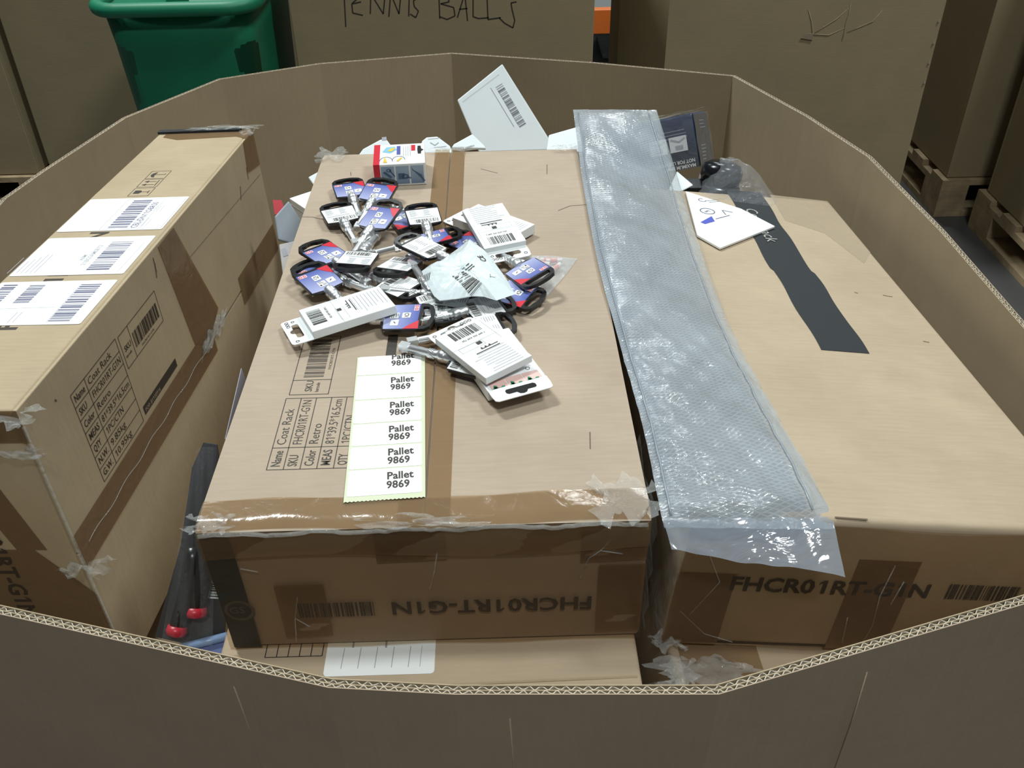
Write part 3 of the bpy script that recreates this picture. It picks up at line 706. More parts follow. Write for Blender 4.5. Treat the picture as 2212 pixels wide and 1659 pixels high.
    for kx in range(18):                                   # knurled collar
        a = 2 * math.pi * kx / 18; c_, s_ = math.cos(a) * .0053, math.sin(a) * .0053; c2, s2 = math.cos(a + .5) * .0053, math.sin(a + .5) * .0053
        mb.tube([(c_, -.0235, s_), (c2, -.0305, s2)], .00055, 4)
    m['extension_bar'] = mb.mesh('extension_bar')
    mats = dict(hanger=M_blackplastic, front_label=gradient_print('blue_label', (.40, .43, .66), (.085, .12, .40), 1, 0.0, .04), back_label=M_white, red_corner=M_red, white_tags=M_white, lettering=M_ink,
                logo=plain('pink_logo', (.80, .55, .58), .4), logo_strokes=M_red, barcode=M_ink, fine_print=M_greyink, extension_bar=M_chrome)
    for kx, me in m.items(): me.materials.append(mats[kx])
    m['extension_bar'].polygons.foreach_set('use_smooth', [len(p.vertices) == 4 and i < 18 * 13 for i, p in enumerate(m['extension_bar'].polygons)])
    return m
CM = card_meshes()
def card(label, top, tip, zt, zb, back=False, roll=0.0, slide=0.0):
    """card hung from its top end (photo point top, height zt) with its bar tip at (tip, zb)"""
    zt, zb = max(zt, .010), max(zb, .009)
    a, b = P(*top, 1 + zt), P(*tip, 1 + zb); d = (b - a).normalized()
    y = -d; x = y.cross(Vector((0, 0, 1))).normalized(); z = x.cross(y)
    mid = (a + b) / 2 + d * slide                    # bar and card together are 0.123 long
    o = mid - d * .0615 + d * .057
    M = Matrix(((x.x, y.x, z.x, o.x), (x.y, y.y, z.y, o.y), (x.z, y.z, z.z, o.z), (0, 0, 0, 1))) @ Matrix.Rotation(roll, 4, 'Y')
    if back: M = M @ Matrix.Rotation(math.pi, 4, 'Y')
    t = thing('extension_bar_card', label, 'tool', M, 'carded extension bars in the pile')
    def sub(n, p):
        o = bpy.data.objects.new(n, CM[n]); C.objects.link(o); o.parent = p; return o
    sub('hanger', t); f = sub('front_label', t); bl = sub('back_label', t); sub('extension_bar', t)
    for n in ('red_corner', 'white_tags', 'lettering', 'logo', 'logo_strokes'): sub(n, f)
    for n in ('barcode', 'fine_print'): sub(n, bl)
    return t
CARDS = [
    ('blue carded extension bar farthest back, its bar pointing at the viewer', (748, 387), (777, 473), .012, .009, False, 0),
    ('blue carded extension bar half behind, just below the white and red box', (822, 406), (783, 474), .022, .012, False, .05),
    ('white-backed card with barcode at the left end of the pile', (721, 441), (770, 529), .012, .008, True, 0),
    ('blue carded extension bar in the upper pile with its bar pointing down left', (829, 458), (768, 541), .030, .010, False, -.08),
    ('white-backed card with a blue spot showing through its hanging hole', (908, 447), (936, 534), .020, .016, True, 0),
    ('blue card half hidden under a barcode card, bar pointing up left', (896, 492), (840, 428), .006, .010, False, .1),
    ('blue carded extension bar with its long bar pointing left at mid pile', (987, 503), (803, 549), .022, .010, False, -.15),
    ('upside-down white-backed card with its bar pointing away to the right', (754, 584), (815, 508), .026, .012, True, 0),
    ('white-backed card lying diagonally over the blue ones in mid pile', (903, 530), (1003, 578), .034, .022, True, .15),
    ('white-backed card right of the upside-down barcode card', (848, 584), (925, 535), .020, .008, True, .1),
    ('top one of the three overlapping blue cards at the left', (682, 536), (780, 602), .020, .014, False, .05),
    ('middle one of the three overlapping blue cards at the left', (668, 580), (785, 622), .010, .008, False, .05),
    ('lowest of the three overlapping blue cards, beside the long white box', (678, 594), (752, 668), .020, .008, False, .0),
    ('blue card lying on its side under the end of the long white box', (907, 686), (740, 690), .016, .010, False, .12),
    ('white-backed card showing only its barcode above the long white box', (872, 622), (786, 590), .014, .012, True, .0),
    ('carded bar pointing left out of the pale poly bag', (1010, 648), (858, 630), .010, .014, True, .0),
    ('carded bar standing out upright from the left of the poly bag', (955, 668), (905, 592), .006, .020, True, .0),
    ('carded bar pointing left below the poly bag', (1088, 655), (912, 694), .008, .010, True, .0),
    ('blue card with its black hanger lying over the clear bag at the right', (1166, 604), (1074, 545), .024, .010, False, .25),
    ('dark card sticking out right of the poly bag', (1126, 640), (1020, 610), .008, .008, False, .1),
    ('upper carded bar sticking out left of the lower white box', (1103, 697), (890, 739), .006, .008, True, .0),
    ('lower carded bar sticking out left of the lower white box', (1062, 795), (889, 753), .008, .009, True, .0),
    ('carded bar under the leaning white boxes at the upper right of the pile', (1000, 520), (1100, 560), .006, .008, False, .0),
]
for (l, t_, p_, zt, zb, bk_, ro) in CARDS:
    card(l, t_, p_, zt, zb, bk_, ro)

# ================================================================== flat white hang-tab boxes
HOLE = [(-.0165, -.003), (-.0165, .001), (-.0145, .003), (-.006, .003), (-.0035, .0065), (0, .0075), (.0035, .0065), (.006, .003), (.0145, .003), (.0165, .001), (.0165, -.003), (.0145, -.005), (-.0145, -.005)]
def tabbox(label, tab, far, z0, z1, wd, th, front=False, tabl=.020, roll=0.0, cut=1.0):
    """tab: photo point at the middle of the tab's outer edge; far: middle of the other end (both on the upper face)"""
    a, b = P(*tab, 1 + z0), P(*far, 1 + z1); d = (b - a); ln = d.length
    y = -d.normalized(); x = y.cross(Vector((0, 0, 1))).normalized(); z = x.cross(y)
    M = Matrix(((x.x, y.x, z.x, b.x), (x.y, y.y, z.y, b.y), (x.z, y.z, z.z, b.z), (0, 0, 0, 1))) @ Matrix.Rotation(roll, 4, 'Y')
    t = thing('hang_tab_box', label, 'box', M, 'flat white boxes in the pile'); h = wd / 2; bl = ln - tabl
    MB().box((-h, 0, -th), (h, bl, 0)).build('body', M_whitebox, t, bevel=.0007)
    # tab: a thin board with the euro hole cut out
    mb = MB(); cy = bl + tabl * .5; zt = -th * (.02 if front else .98) ; e = .0009
    o = [(-h, bl), (-h, cy), (-h + .001, ln - .002), (-h + .004, ln), (-h * .3, ln), (0, ln), (h * .3, ln), (h - .004, ln), (h - .001, ln - .002), (h, cy), (h, bl), (0, bl), (-h * .6, bl)]
    i_ = [(x_, y_ + cy) for x_, y_ in HOLE]; n = len(o)
    vs = []
    for zz in (zt, zt + e): vs += [(p, q, zz) for p, q in o] + [(p, q, zz) for p, q in i_]
    fs = []
    for k_ in range(n):
        j = (k_ + 1) % n
        fs += [(k_, n + k_, n + j, j), (2 * n + k_, 2 * n + j, 3 * n + j, 3 * n + k_), (k_, j, 2 * n + j, 2 * n + k_), (n + j, n + k_, 3 * n + k_, 3 * n + j)]
    mb.add(vs, fs); tb = mb.build('hang_tab', M_whitebox, t)
    if not front:
        k = Ink()
        for cx in (h - .006, h - .011, h - .016, -h + .006): k.ring((cx, ln - .006 if cx > 0 else ln - .007), .0019, .0008, 10)
        k.ring((h - .007, ln - .013), .0017, .0008, 10)
        k.build('recycling_marks', M_ink, tb, M=tr(0, 0, zt + e + .0003))
        k = Ink().bars((h * .62, bl - .005), wd * .60, .016, (-1, 0), 52, 31); k.text('7 609 356 A39 720', (h * .6, bl - .0255), .0036, (-1, 0), .01, width=wd * .5)
        k.rect(-.002, bl - .042, .004, bl - .037); k.lines((h - .012, bl * .46), (-1, 0), 2, .03, -.004, .0011, 8)
        for q in range(3): k.flat([(h - .02 - .005 * q, bl * .47), (h - .023 - .005 * q, bl * .47), (h - .0215 - .005 * q, bl * .47 + .0025)])
        k.build('barcode', M_ink, t, M=tr(0, 0, .0004))
        g = Ink().lines((h - .008, bl * .40), (-1, 0), 9, wd * .75, -.0042, .0005, 11); g.frame(-h + .006, bl - .045, .006, bl - .036, .0003)
        # letters run towards the tab-less end
        g.build('fine_print', M_greyink, t, M=tr(0, 0, .0004))
        g2 = Ink().line((-h, bl * .62), (h, bl * .62), .0003).line((h - .004, bl * .5), (h - .004, bl - .004), .0003); g2.build('panel_line', M_greyink, t, M=tr(0, 0, .0003))
    else:
        pk = plain('pink_print', (.72, .48, .44), .4); gr = plain('green_print', (.02, .20, .10), .4)
        for q in range(3):
            u = -h + .004 + q * (wd - .008) / 3; pc = sheet('picture', [(u, bl - .014), (u + (wd - .008) / 3 - .001, bl - .014), (u + (wd - .008) / 3 - .001, ln - .0145 + .006), (u, ln - .0145 + .006)], pk, t, tr(0, 0, .0002), .0002)
            c_ = (u + .009, bl - .003); Ink().ring(c_, .0042, .0035, 12, -.6, 3.0).line((c_[0] + .004, c_[1]), (c_[0] + .006, c_[1] + .004), .004).build('picture_detail', gr, pc, M=tr(0, 0, .0004))
        k = Ink().text('Robert Bosch GmbH', (h - .001, ln - .0025), .004, (-1, 0), .02, width=.022); k.ring((h - .010, bl - .020), .002, .0012, 10); k.ring((-h + .012, bl - .02), .0022, .0006, 12); k.lines((h - .006, bl - .03), (-1, 0), 2, .05, -.005, .0008, 2)
        k.build('lettering', M_ink, t, M=tr(0, 0, .0005))
        MB().prism([(x_, y_ + cy) for x_, y_ in HOLE], -.0001, .0006).build('hole_dark_fill', plain('hole_dark', (.01, .01, .01), .9), t)  # black plate fills the tab hole, standing in for the shade inside
    return t
tabbox('long flat white box with tab hole at the lower left of the pile', (614, 707), (836, 638), .019, .026, .060, .010, tabl=.024, roll=.10)
tabbox('white box tilted on top of the upper right stack, tab towards viewer', (1105, 550), (1042, 446), .022, .036, .055, .008, tabl=.022, roll=.02)
tabbox('white box underneath the tilted one at the upper right, tab to the left', (982, 446), (1128, 500), .015, .016, .052, .013, tabl=.020)
tabbox('white box lying on top at the near end of the pile', (968, 692), (1100, 792), .028, .030, .058, .0085, tabl=.018, roll=-.05)
tabbox('white box with green hand pictures under the near one', (1135, 853), (1040, 722), .016, .016, .064, .012, front=True, tabl=.020)

# ================================================================== bags in the pile
def inside(poly, x, y):
    c = False; n = len(poly)
    for i in range(n):
        (x0, y0), (x1, y1) = poly[i], poly[i - 1]
        if (y0 > y) != (y1 > y) and x < (x1 - x0) * (y - y0) / (y1 - y0) + x0: c = not c
    return c
def pillow(poly, h, rings=9, seed=0, wrk=.003, base=0.0, power=2.2):
    """puffed bag over a 2-D outline: rings shrinking to the middle, raised and creased"""
    r_ = random.Random(seed); n0 = len(poly); pts = []
    for i in range(n0):
        a, b = Vector(poly[i]), Vector(poly[(i + 1) % n0])
        for q in range(4): pts.append(a.lerp(b, q / 4))
    n = len(pts); c = sum(pts, Vector((0, 0))) / n; ph = [r_.uniform(0, 6.3) for _ in range(6)]
    mb = MB(); vs = []; fs = []
    def hh(p, s):
        e = (1 - s ** power)
        wv = math.sin(70 * p.x + 40 * p.y + ph[0]) * .5 + math.sin(-55 * p.x + 90 * p.y + ph[1]) * .4 + math.sin(170 * p.x + 110 * p.y + ph[2]) * .25 + r_.uniform(-.2, .2)
        return base + h * e + wrk * wv * (.25 + e)
    for k_ in range(rings):
        s = 1 - k_ / rings
        for p in pts: q = c + (p - c) * s; vs.append((q.x, q.y, hh(q, s)))
    vs.append((c.x, c.y, base + h)); top = len(vs) - 1
    for k_ in range(rings - 1):
        for i in range(n): j = (i + 1) % n; fs.append((k_ * n + i, k_ * n + j, (k_ + 1) * n + j, (k_ + 1) * n + i))
    for i in range(n): fs.append(((rings - 1) * n + i, (rings - 1) * n + (i + 1) % n, top))
    b0 = len(vs)
    for p in pts: vs.append((p.x, p.y, min(base - .0004, 0)))
    for i in range(n): j = (i + 1) % n; fs.append((b0 + i, b0 + j, j, i))
    fs.append(tuple(reversed(range(b0, b0 + n))))
    mb.add(vs, fs); return mb
def outline(pxs, z):
    w3 = [P(u, v, z) for u, v in pxs]; c = sum(w3, Vector()) / len(w3); return c, [(p.x - c.x, p.y - c.y) for p in w3]
c, pl = outline([(1015, 517), (1045, 540), (1064, 561), (1093, 602), (1113, 635), (1073, 648), (1045, 640), (1019, 640), (985, 646), (950, 650), (938, 640), (921, 610), (911, 586), (930, 572), (947, 566), (980, 543)], 1.030)
pb = thing('poly_bag', 'crumpled pale grey poly bag with printed marks in the middle of the pile', 'bag', tr(c.x, c.y, c.z))
bag = pillow(pl[::-1], .016, seed=5, wrk=.0028).build('bag_body', plain('pale_poly', (.72, .80, .83), .22, bump=.25, bscale=60), pb, smooth=False)
def bagprint(name, k): return drape(k, bag.data, .0008).build(name, M_ink, pb)
bagprint('barcode', Ink().bars((-.012, -.024), .030, .018, (.72, -.70), 30, 41)); bagprint('lettering', Ink().text('CE', (.028, .022), .010, (-.55, .85), .015))
bagprint('fine_print', Ink().lines((.006, -.010), (.5, .86), 3, .02, -.004, .0014, 3)); bagprint('recycling_mark', Ink().ring((.033, -.020), .004, .0009, 3))
bagprint('vertical_lines', Ink().lines((-.040, -.010), (.1, 1), 7, .014, -.0022, .0008, 5))
c, pl = outline([(1131, 553), (1180, 552), (1247, 559), (1225, 590), (1182, 640), (1142, 634), (1120, 615), (1115, 580)], 1.001)
cb = thing('clear_bag', 'clear plastic bag with small red and white fuses at the right of the pile', 'bag', tr(c.x, c.y, 1.0012))
M_clear = film('clear_bag_film', (.80, .83, .85), .30, .08, .9, 55)
pillow(pl[::-1], .013, rings=6, seed=8, wrk=.0016).build('bag_film', M_clear, cb)
wf = plain('fuse_white', (.75, .72, .70), .3); rf = plain('fuse_pink', (.75, .28, .26), .3)
for i, (u, v, an) in enumerate(((1170, 569, -.25), (1184, 562, -.1), (1197, 563, -.05), (1178, 577, -.5), (1200, 578, .9), (1150, 626, .3))):
    p = P(u, v, 1.006); M = tr(p.x, p.y, 1.006) @ Matrix.Rotation(an, 4, 'Z')
    f = thing('glass_fuse', 'red-banded white fuse in the clear bag, ' + ('left one of the upper row', 'middle one of the upper row', 'right one of the upper row', 'lying slanted below the upper row', 'standing steeply at the right', 'lowest one, near the front corner')[i], 'fuse', M, 'fuses in the clear bag')
    MB().lathe([(-.010, .0028), (.010, .0028)], 10, axis='x').build('tube', wf, f, smooth=False)
    MB().lathe([(-.005, .0030), (.004, .0030)], 10, axis='x').build('band', rf, f)
c, pl = outline([(917, 655), (923, 649), (965, 648), (968, 680), (918, 681)], 1.012)
pt = tag(MB().prism(pl[::-1], -.0006, .0006).build('paper_tag', M_white, M=tr(c.x, c.y, 1.012)), 'small white paper tag with a barcode under the poly bag', 'tag')
Ink().bars((-.006, -.010), .018, .010, (1, 0), 26, 5).build('barcode', M_ink, pt, M=tr(0, 0, .0009))

# ================================================================== long lattice bag over the gap
LP = [(1238, 237, .018), (1255, 370, .008), (1290, 560, .006), (1338, 740, .003), (1388, 920, .000), (1430, 1120, -.004), (1450, 1195, -.022)]
RP = [(1418, 237, .012), (1460, 370, -.030), (1507, 520, -.034), (1575, 700, -.032), (1665, 870, -.030), (1795, 1110, -.026), (1825, 1250, -.048)]
LT = [0, .17, .40, .60, .78, .94, 1.0]
def along(pts, t):
    for i in range(len(LT) - 1):
        if t <= LT[i + 1] or i == len(LT) - 2:
            f = (t - LT[i]) / (LT[i + 1] - LT[i]); break
    def g(i_): return P(pts[i_][0], pts[i_][1], 1 + pts[i_][2])
    p0, p1, p2, p3 = g(max(i - 1, 0)), g(i), g(i + 1), g(min(i + 2, len(pts) - 1))
    return p1 * 1.0 + (p2 - p0) * .5 * f + (p0 * 2 - p1 * 5 + p2 * 4 - p3) * .5 * f * f + (p1 * 3 - p0 - p2 * 3 + p3) * .5 * f ** 3 if 0 < i < len(LT) - 2 else p1.lerp(p2, f)
bo = P(1500, 700, 1.0); BL = tr(bo.x, bo.y, bo.z)
lbag = thing('lattice_bag', 'long milky plastic bag with a diamond lattice bridging the middle and right cartons', 'bag', BL)
def bagpt(s, t, h, seed=0.0):
    a, b = along(LP, t), along(RP, t); p = a.lerp(b, s)
    edge = max(0.0, math.sin(math.pi * s)) ** .55 * min(1, t / .03) * min(1, max(0, (.955 - t) / .03))
    wr = (.0012 * math.sin(17 * t + 5 * s + seed) + .0009 * math.sin(39 * t * (1 + .3 * t) - 11 * s + 1) + .0006 * math.sin(13 * s + 71 * t * t)) * (.3 + edge) + .0007 * (math.sin(140 * t - 31 * s) * math.sin(57 * t + 9 * s)) * (2.2 if t > .62 else .5)
    q = p - bo
    return (q.x, q.y, q.z + h * edge + wr * (1 if h else .3))
M_lat = film('lattice_film', (.42, .465, .51), .60, .10, .75, 22, True, .16)
uvf = lambda s, t: (s * .115, t * 1.0)
mb = MB(); mb.grid(lambda s, t: bagpt(s * .88, t * .955, .012), 22, 170, uv=lambda s, t: (s * .88 * .115, t * .955)); mb.build('upper_film', M_lat, lbag, smooth=True)
mb = MB(); mb.grid(lambda s, t: bagpt(.88 + .12 * s, t * .955, .012), 6, 170); mb.build('clear_margin', film('margin_film', (.50, .56, .60), .55, .09, .9, 34), lbag, smooth=True)
mb = MB(); mb.grid(lambda s, t: bagpt(s * .88, t * .955, 0.0), 12, 80, uv=lambda s, t: (s * .115, t * .955)); mb.build('lower_film', film('milky_film', (.36, .42, .48), .55, .2, .4, 20), lbag, smooth=True)
mb = MB(); mb.grid(lambda s, t: tuple(Vector(bagpt(s, .945 + .055 * t, 0)) + Vector((0, 0, .003 + .0016 * math.sin(s * 9 + 1) * t + .0006 * math.sin(s * 29)))), 40, 10); mb.build('end_flap', film('flap_film', (.42, .48, .56), .42, .07, .7, 16), lbag, smooth=True)
for sd in (.05, .88):
    MB().tube([tuple(Vector(bagpt(sd, .02 + .92 * i / 60, .012)) + Vector((0, 0, .001))) for i in range(61)], .0012, 5).build('side_seam', film('milky_film', (.6, .7, .75), .6), lbag, smooth=True)

# ================================================================== folded paper on the right carton, envelopes at the back
def slab(name, label, cat, pts, thick, mat, group=None, up=(0, 0, 1), bev=.0006):
    """flat thing with real thickness from 3-D corner points lying in one plane; returns (object, frame inverse)"""
    x = (pts[1] - pts[0]).normalized(); nrm = x.cross(pts[-1] - pts[0]).normalized()
    if nrm.dot(Vector(up)) < 0: nrm = -nrm; 
    y = nrm.cross(x); o = pts[0]
    M = Matrix(((x.x, y.x, nrm.x, o.x), (x.y, y.y, nrm.y, o.y), (x.z, y.z, nrm.z, o.z), (0, 0, 0, 1)))
    poly = [((p - o).dot(x), (p - o).dot(y)) for p in pts]
    ar = sum(poly[i - 1][0] * poly[i][1] - poly[i][0] * poly[i - 1][1] for i in range(len(poly)))
    if ar < 0: poly = poly[::-1]
    t = thing(name, label, cat, M, group)
    b = MB().prism(poly, 0, thick).build('sheet', mat, t, bevel=bev, seg=2)
    return t, poly
_rn = (MR.to_3x3() @ Vector((0, 0, 1))); _ro = MR @ Vector((0, 0, .0015))
pts = [PP(u, v, _ro, _rn) for u, v in ((1555, 540), (1673, 493), (1600, 455), (1480, 417), (1505, 512))]
t, poly = slab('folded_leaflet', 'white folded leaflet with round marks lying across the black tape', 'leaflet', pts, .0035, M_white)
Minv = t.matrix_world.inverted()
def loc(u, v): q = Minv @ PP(u, v, _ro, _rn); return (q.x, q.y)
k = Ink(); a = loc(1527, 461); k.ring(a, .011, .0016, 24); k.text('(W)', (a[0] - .006, a[1] - .002), .006, (1, 0), .02); k.ring(loc(1516, 437), .006, .0012, 12, .5, 5); b = loc(1568, 463); k.line((b[0] - .01, b[1] - .006), (b[0], b[1] + .008), .0014).line((b[0], b[1] + .008), (b[0] + .008, b[1] - .006), .0014); k.line(loc(1545, 478), loc(1575, 470), .0016); k.lines(loc(1555, 440), (-.9, .4), 2, .03, .006, .001, 3)
k.build('printed_marks', plain('leaflet_ink', (.10, .12, .20), .5), t, M=tr(0, 0, .0039))
Ink().flat([loc(1512, 485), loc(1536, 472), loc(1543, 483), loc(1522, 489)]).build('blue_logo', plain('blue_logo', (.08, .10, .50), .4), t, M=tr(0, 0, .0039))
EW = plain('envelope_paper', (.74, .80, .83), .55, var=.02, bump=.2, bscale=12)
def env(label, pxs, p0, n, thick=.006, bars=None, marks=None, mat=None):
    pts = [PP(u, v, p0, n) for u, v in pxs]
    t, poly = slab('padded_envelope', label, 'envelope', pts, thick, mat or EW, 'white mail behind the cartons', up=n, bev=.002)
    inv = t.matrix_world.inverted(); f = lambda u, v: (lambda q: (q.x, q.y))(inv @ PP(u, v, p0, n))
    if bars:
        a, b, c = [Vector(f(*q)) for q in bars]; d = (b - a); up = c - a; hgt = up.dot(Vector((-d.y, d.x)).normalized()); k = Ink()
        dn = d.normalized(); k.bars((a.x, a.y), d.length, hgt, (dn.x, dn.y), 54, 77); k.build('barcode', plain('grey_bars', (.16, .17, .20), .6), t, M=tr(0, 0, thick + .0005))
    if marks:
        k = Ink()
        for a, b, w_ in marks: k.line(f(*a), f(*b), w_)
        k.build('fine_print', M_greyink, t, M=tr(0, 0, thick + .0005))
    return t
ln = Vector((0, -1, .62)).normalized()
env('large white envelope with a barcode leaning upright against the back wall', [(1035, 330), (1200, 325), (1180, 292), (1085, 140), (988, 218)], (.3, 1.20, .90), ln, .008, bars=((1122, 277), (1070, 190), (1085, 183)), marks=[((1060, 192), (1110, 275), .0012), ((1076, 197), (1118, 270), .0008), ((1000, 222), (1078, 163), .0006)])
env('white envelope lying low beside the upright one at the back', [(1180, 330), (1262, 335), (1255, 277), (1185, 297)], (.35, 1.02, .94), Vector((0, -.6, 1)).normalized(), .008)
env('small white envelope with a short barcode tucked under the upright one', [(975, 323), (1050, 325), (1046, 318), (1020, 293), (980, 315)], (.2, .95, .94), Vector((.1, -.7, 1)).normalized(), .006, bars=((1008, 321), (1024, 317), (1010, 324)))
env('white envelope with a round grey mark behind the product box', [(905, 335), (980, 335), (972, 318), (945, 298), (922, 300), (912, 308)], (.14, .93, .94), Vector((0, -.75, 1)).normalized(), .006, marks=[((930, 312), (940, 318), .0015), ((940, 318), (948, 312), .0015), ((925, 305), (952, 302), .0008), ((938, 323), (965, 320), .001)])
env('white envelope with a blue stripe sticking out left of the product box', [(770, 345), (860, 345), (846, 318), (835, 303), (822, 305), (785, 325)], (.02, .93, .935), Vector((0, -.8, 1)).normalized(), .006, marks=[((826, 304), (836, 303), .006)])
env('white paper corner between the lattice bag and the leaflet', [(1462, 372), (1497, 402), (1470, 416), (1440, 420)], (.5, .90, .945), Vector((0, -.3, 1)).normalized(), .003)
env('thin white paper edge sticking up beside the middle carton', [(1254, 392), (1262, 392), (1277, 465), (1270, 460)], (.41, .7, .99), Vector((.55, -.5, .6)).normalized(), .001)
# left gap: white box, grey wedge, red corner
tb_ = [P(625, 428, .86), P(676, 462, .86)]
wx = frame(tb_[0], tb_[1] - tb_[0], up=(0, 0, 1))
wb_ = thing('small_white_box', 'plain white box wedged in the gap behind the left of the middle carton', 'box', wx)
MB().box((0, 0, -.07), ((tb_[1] - tb_[0]).length, .065, 0)).build('body', M_whitebox, wb_, bevel=.001)
MB().box((-.0004, -.0004, -.012), ((tb_[1] - tb_[0]).length + .0004, .0, -.011)).build('lid_seam', M_greyink, wb_)
gn = Vector((.35, -.75, .55)).normalized()
env('blue-grey envelope wedged upright in the gap beside the left carton', [(592, 470), (622, 436), (650, 480), (640, 530), (600, 520)], (-.06, .74, .85), gn, .010, mat=plain('blue_grey_paper', (.33, .38, .44), .5, var=.05))
env('white envelope corner poking out above the small white box', [(666, 385), (690, 372), (700, 400), (678, 402)], (-.01, .82, .93), Vector((0, -.6, .8)).normalized(), .004)
env('pale crumpled paper deep in the gap at the left', [(603, 530), (650, 520), (640, 600), (612, 600)], (-.06, .60, .79), Vector((.1, -.5, .85)).normalized(), .004, marks=[((612, 540), (618, 556), .008)], mat=plain('grey_paper', (.45, .44, .44), .6, var=.08))
rp_ = PP(600, 450, (-.08, .80, .86), gn)
tag(MB().prism([(-.006, -.01), (.012, -.01), (.008, .012), (-.006, .014)], 0, .003).build('red_card_corner', M_red, M=frame(rp_, (1, .2, 0), up=gn)), 'bright red card corner behind the blue-grey envelope', 'card')
sa, sb = P(487, 948, .955), P(522, 795, .955); dn_ = Vector((.012, 0, -.10))
slab('paper_sheet', 'greyish paper sheet standing in the gap against the middle carton', 'paper', [sa, sb, sb + dn_, sa + dn_], .001, plain('lilac_paper', (.33, .32, .38), .6), up=(-1, 0, .2))

# ================================================================== navy box and chuck at the far right
na, nb = PP(1425, 290, (.5, 1.06, .93), (0, -1, .25)), None
nn = Vector((-.50, -.85, .30)).normalized(); n0 = PP(1520, 300, (.5, 1.02, .93), nn)
TLp, TRp, BRp, BLp = [PP(u, v, n0, nn) for u, v in ((1425, 262), (1497, 243), (1512, 360), (1450, 372))]
xx = (BRp - BLp).normalized(); yy = (TRp - BRp).normalized()
MN = frame(BRp, xx, y=yy)                                  # origin at lower right corner of its printed face
nb = thing('tool_box', 'shrink-wrapped navy tool box leaning in the far right corner', 'box', MN)
nh = (TRp - BRp).length; nw = .16; nd = .085
M_navy = gradient_print('navy_print', (.010, .013, .022), (.030, .045, .105), 1, 0, .09, .25)
MB().box((-nw, 0, -nd), (0, nh, 0)).build('body', M_navy, nb, bevel=.003)
MB().box((.0006, .003, -nd + .003), (.0012, nh - .003, -.004)).build('side_panel', plain('taupe_print', (.075, .068, .058), .3), nb)
MB().box((-nw + .004, nh + .0004, -nd + .004), (-.003, nh + .001, -.003)).build('top_panel', plain('grey_green_print', (.20, .21, .18), .25), nb)
FZ = tr(0, 0, .0006); s = nh / .13
for x0 in (-.048, -.085):
    pc = sheet('picture', [(x0, .045 * s), (x0 + .032, .045 * s), (x0 + .032, .082 * s), (x0, .082 * s)], plain('pale_picture', (.66, .68, .72), .4), nb, FZ, .0003)
    Ink().line((x0 + .003, .076 * s), (x0 + .018, .068 * s), .003).line((x0 + .018, .068 * s), (x0 + .029, .076 * s), .003).rect(x0 + .010, .05 * s, x0 + .024, .06 * s).build('picture_detail', M_greyink, pc, M=tr(0, 0, .0005))
k = Ink().text('MAXIMUM RPM', (-.006, .011 * s), .0085, (-1, 0), .02, width=.052).text('NOT FOR USE WITH', (-.006, .023 * s), .0085, (-1, 0), .02, width=.07)
k.build('lettering', plain('white_print', (.7, .7, .7), .5), nb, M=tr(0, 0, .0008))
Ink().lines((-.06, .096 * s), (1, 0), 3, .05, .006, .0012, 5).build('fine_print', plain('grey_print', (.25, .27, .33), .5), nb, M=tr(0, 0, .0008))
Mside = Matrix(((0, 0, 1, .0016), (0, 1, 0, 0), (-1, 0, 0, 0), (0, 0, 0, 1)))
Ink().lines((.02, .05 * s), (1, 0), 5, .03, .006, .0018, 6).lines((.03, .11 * s), (1, 0), 3, .035, .006, .0018, 7).build('side_print', plain('grey_print', (.25, .27, .33), .5), nb, M=Mside)
crumple('film_crease', -.06, nh + .002, -.002, .15, .008, .004, 81, nb, M_filmedge, 18)
MB().grid(lambda a_, b_: (-nw * a_, nh * b_, .002 + .0008 * math.sin(a_ * 15 + b_ * 11)), 14, 14).build('shrink_film', film('shrink_film', (.7, .75, .8), .10, .07, .6, 30), nb, smooth=True)
MB().grid(lambda a_, b_: (.002 + .0008 * math.sin(a_ * 15 + b_ * 11), nh * b_, -nd * a_), 14, 14).build('shrink_film', film('shrink_film', (.7, .75, .8), .12), nb, smooth=True)
cp = P(1555, 392, .915)
ck = thing('drill_chuck', 'black metal drill chuck in a clear bag beside the navy box', 'tool', tr(cp.x, cp.y, cp.z) @ Matrix.Rotation(math.radians(-12), 4, 'X') @ Matrix.Rotation(math.radians(8), 4, 'Y') @ Matrix.Scale(1.2, 4))
dk = plain('black_steel', (.02, .022, .026), .22, 0.6)
MB().lathe([(-.055, .015), (-.055, .021), (-.012, .022), (-.010, .026), (.004, .027), (.006, .0285), (.016, .0285), (.022, .026), (.027, .018), (.028, .008), (.026, .0)], 28, axis='z').build('chuck_body', dk, ck, smooth=True)
MB().lathe([(-.040, .0075), (-.05, .0075), (-.095, .0075)], 14, axis='z').build('shank', M_chrome, ck)
for i in range(3):
    a_ = i * 2.094 + .4; MB().box((-.002, .0, .020), (.002, .008, .031)).build('jaw', M_chrome, ck, M=Matrix.Rotation(a_, 4, 'Z'))
MB().lathe([(-.004, .0275), (-.005, .0292), (-.014, .0295), (-.016, .0275)], 28, axis='z').build('grip_ring', plain('dull_steel', (.16, .18, .20), .25, 1.0), ck, smooth=True)
c, pl = outline([(1497, 408), (1515, 345), (1545, 338), (1590, 340), (1612, 385), (1660, 392), (1690, 408), (1680, 425), (1520, 425)], .93)
cbg = thing('clear_bag', 'clear crinkled plastic bag around the black drill chuck', 'bag', tr(c.x, c.y, .905))
pillow(pl[::-1], .058, rings=8, seed=12, wrk=.006, power=1.6).build('bag_film', film('chuck_film', (.75, .8, .86), .12, .06, 1.0, 40), cbg)
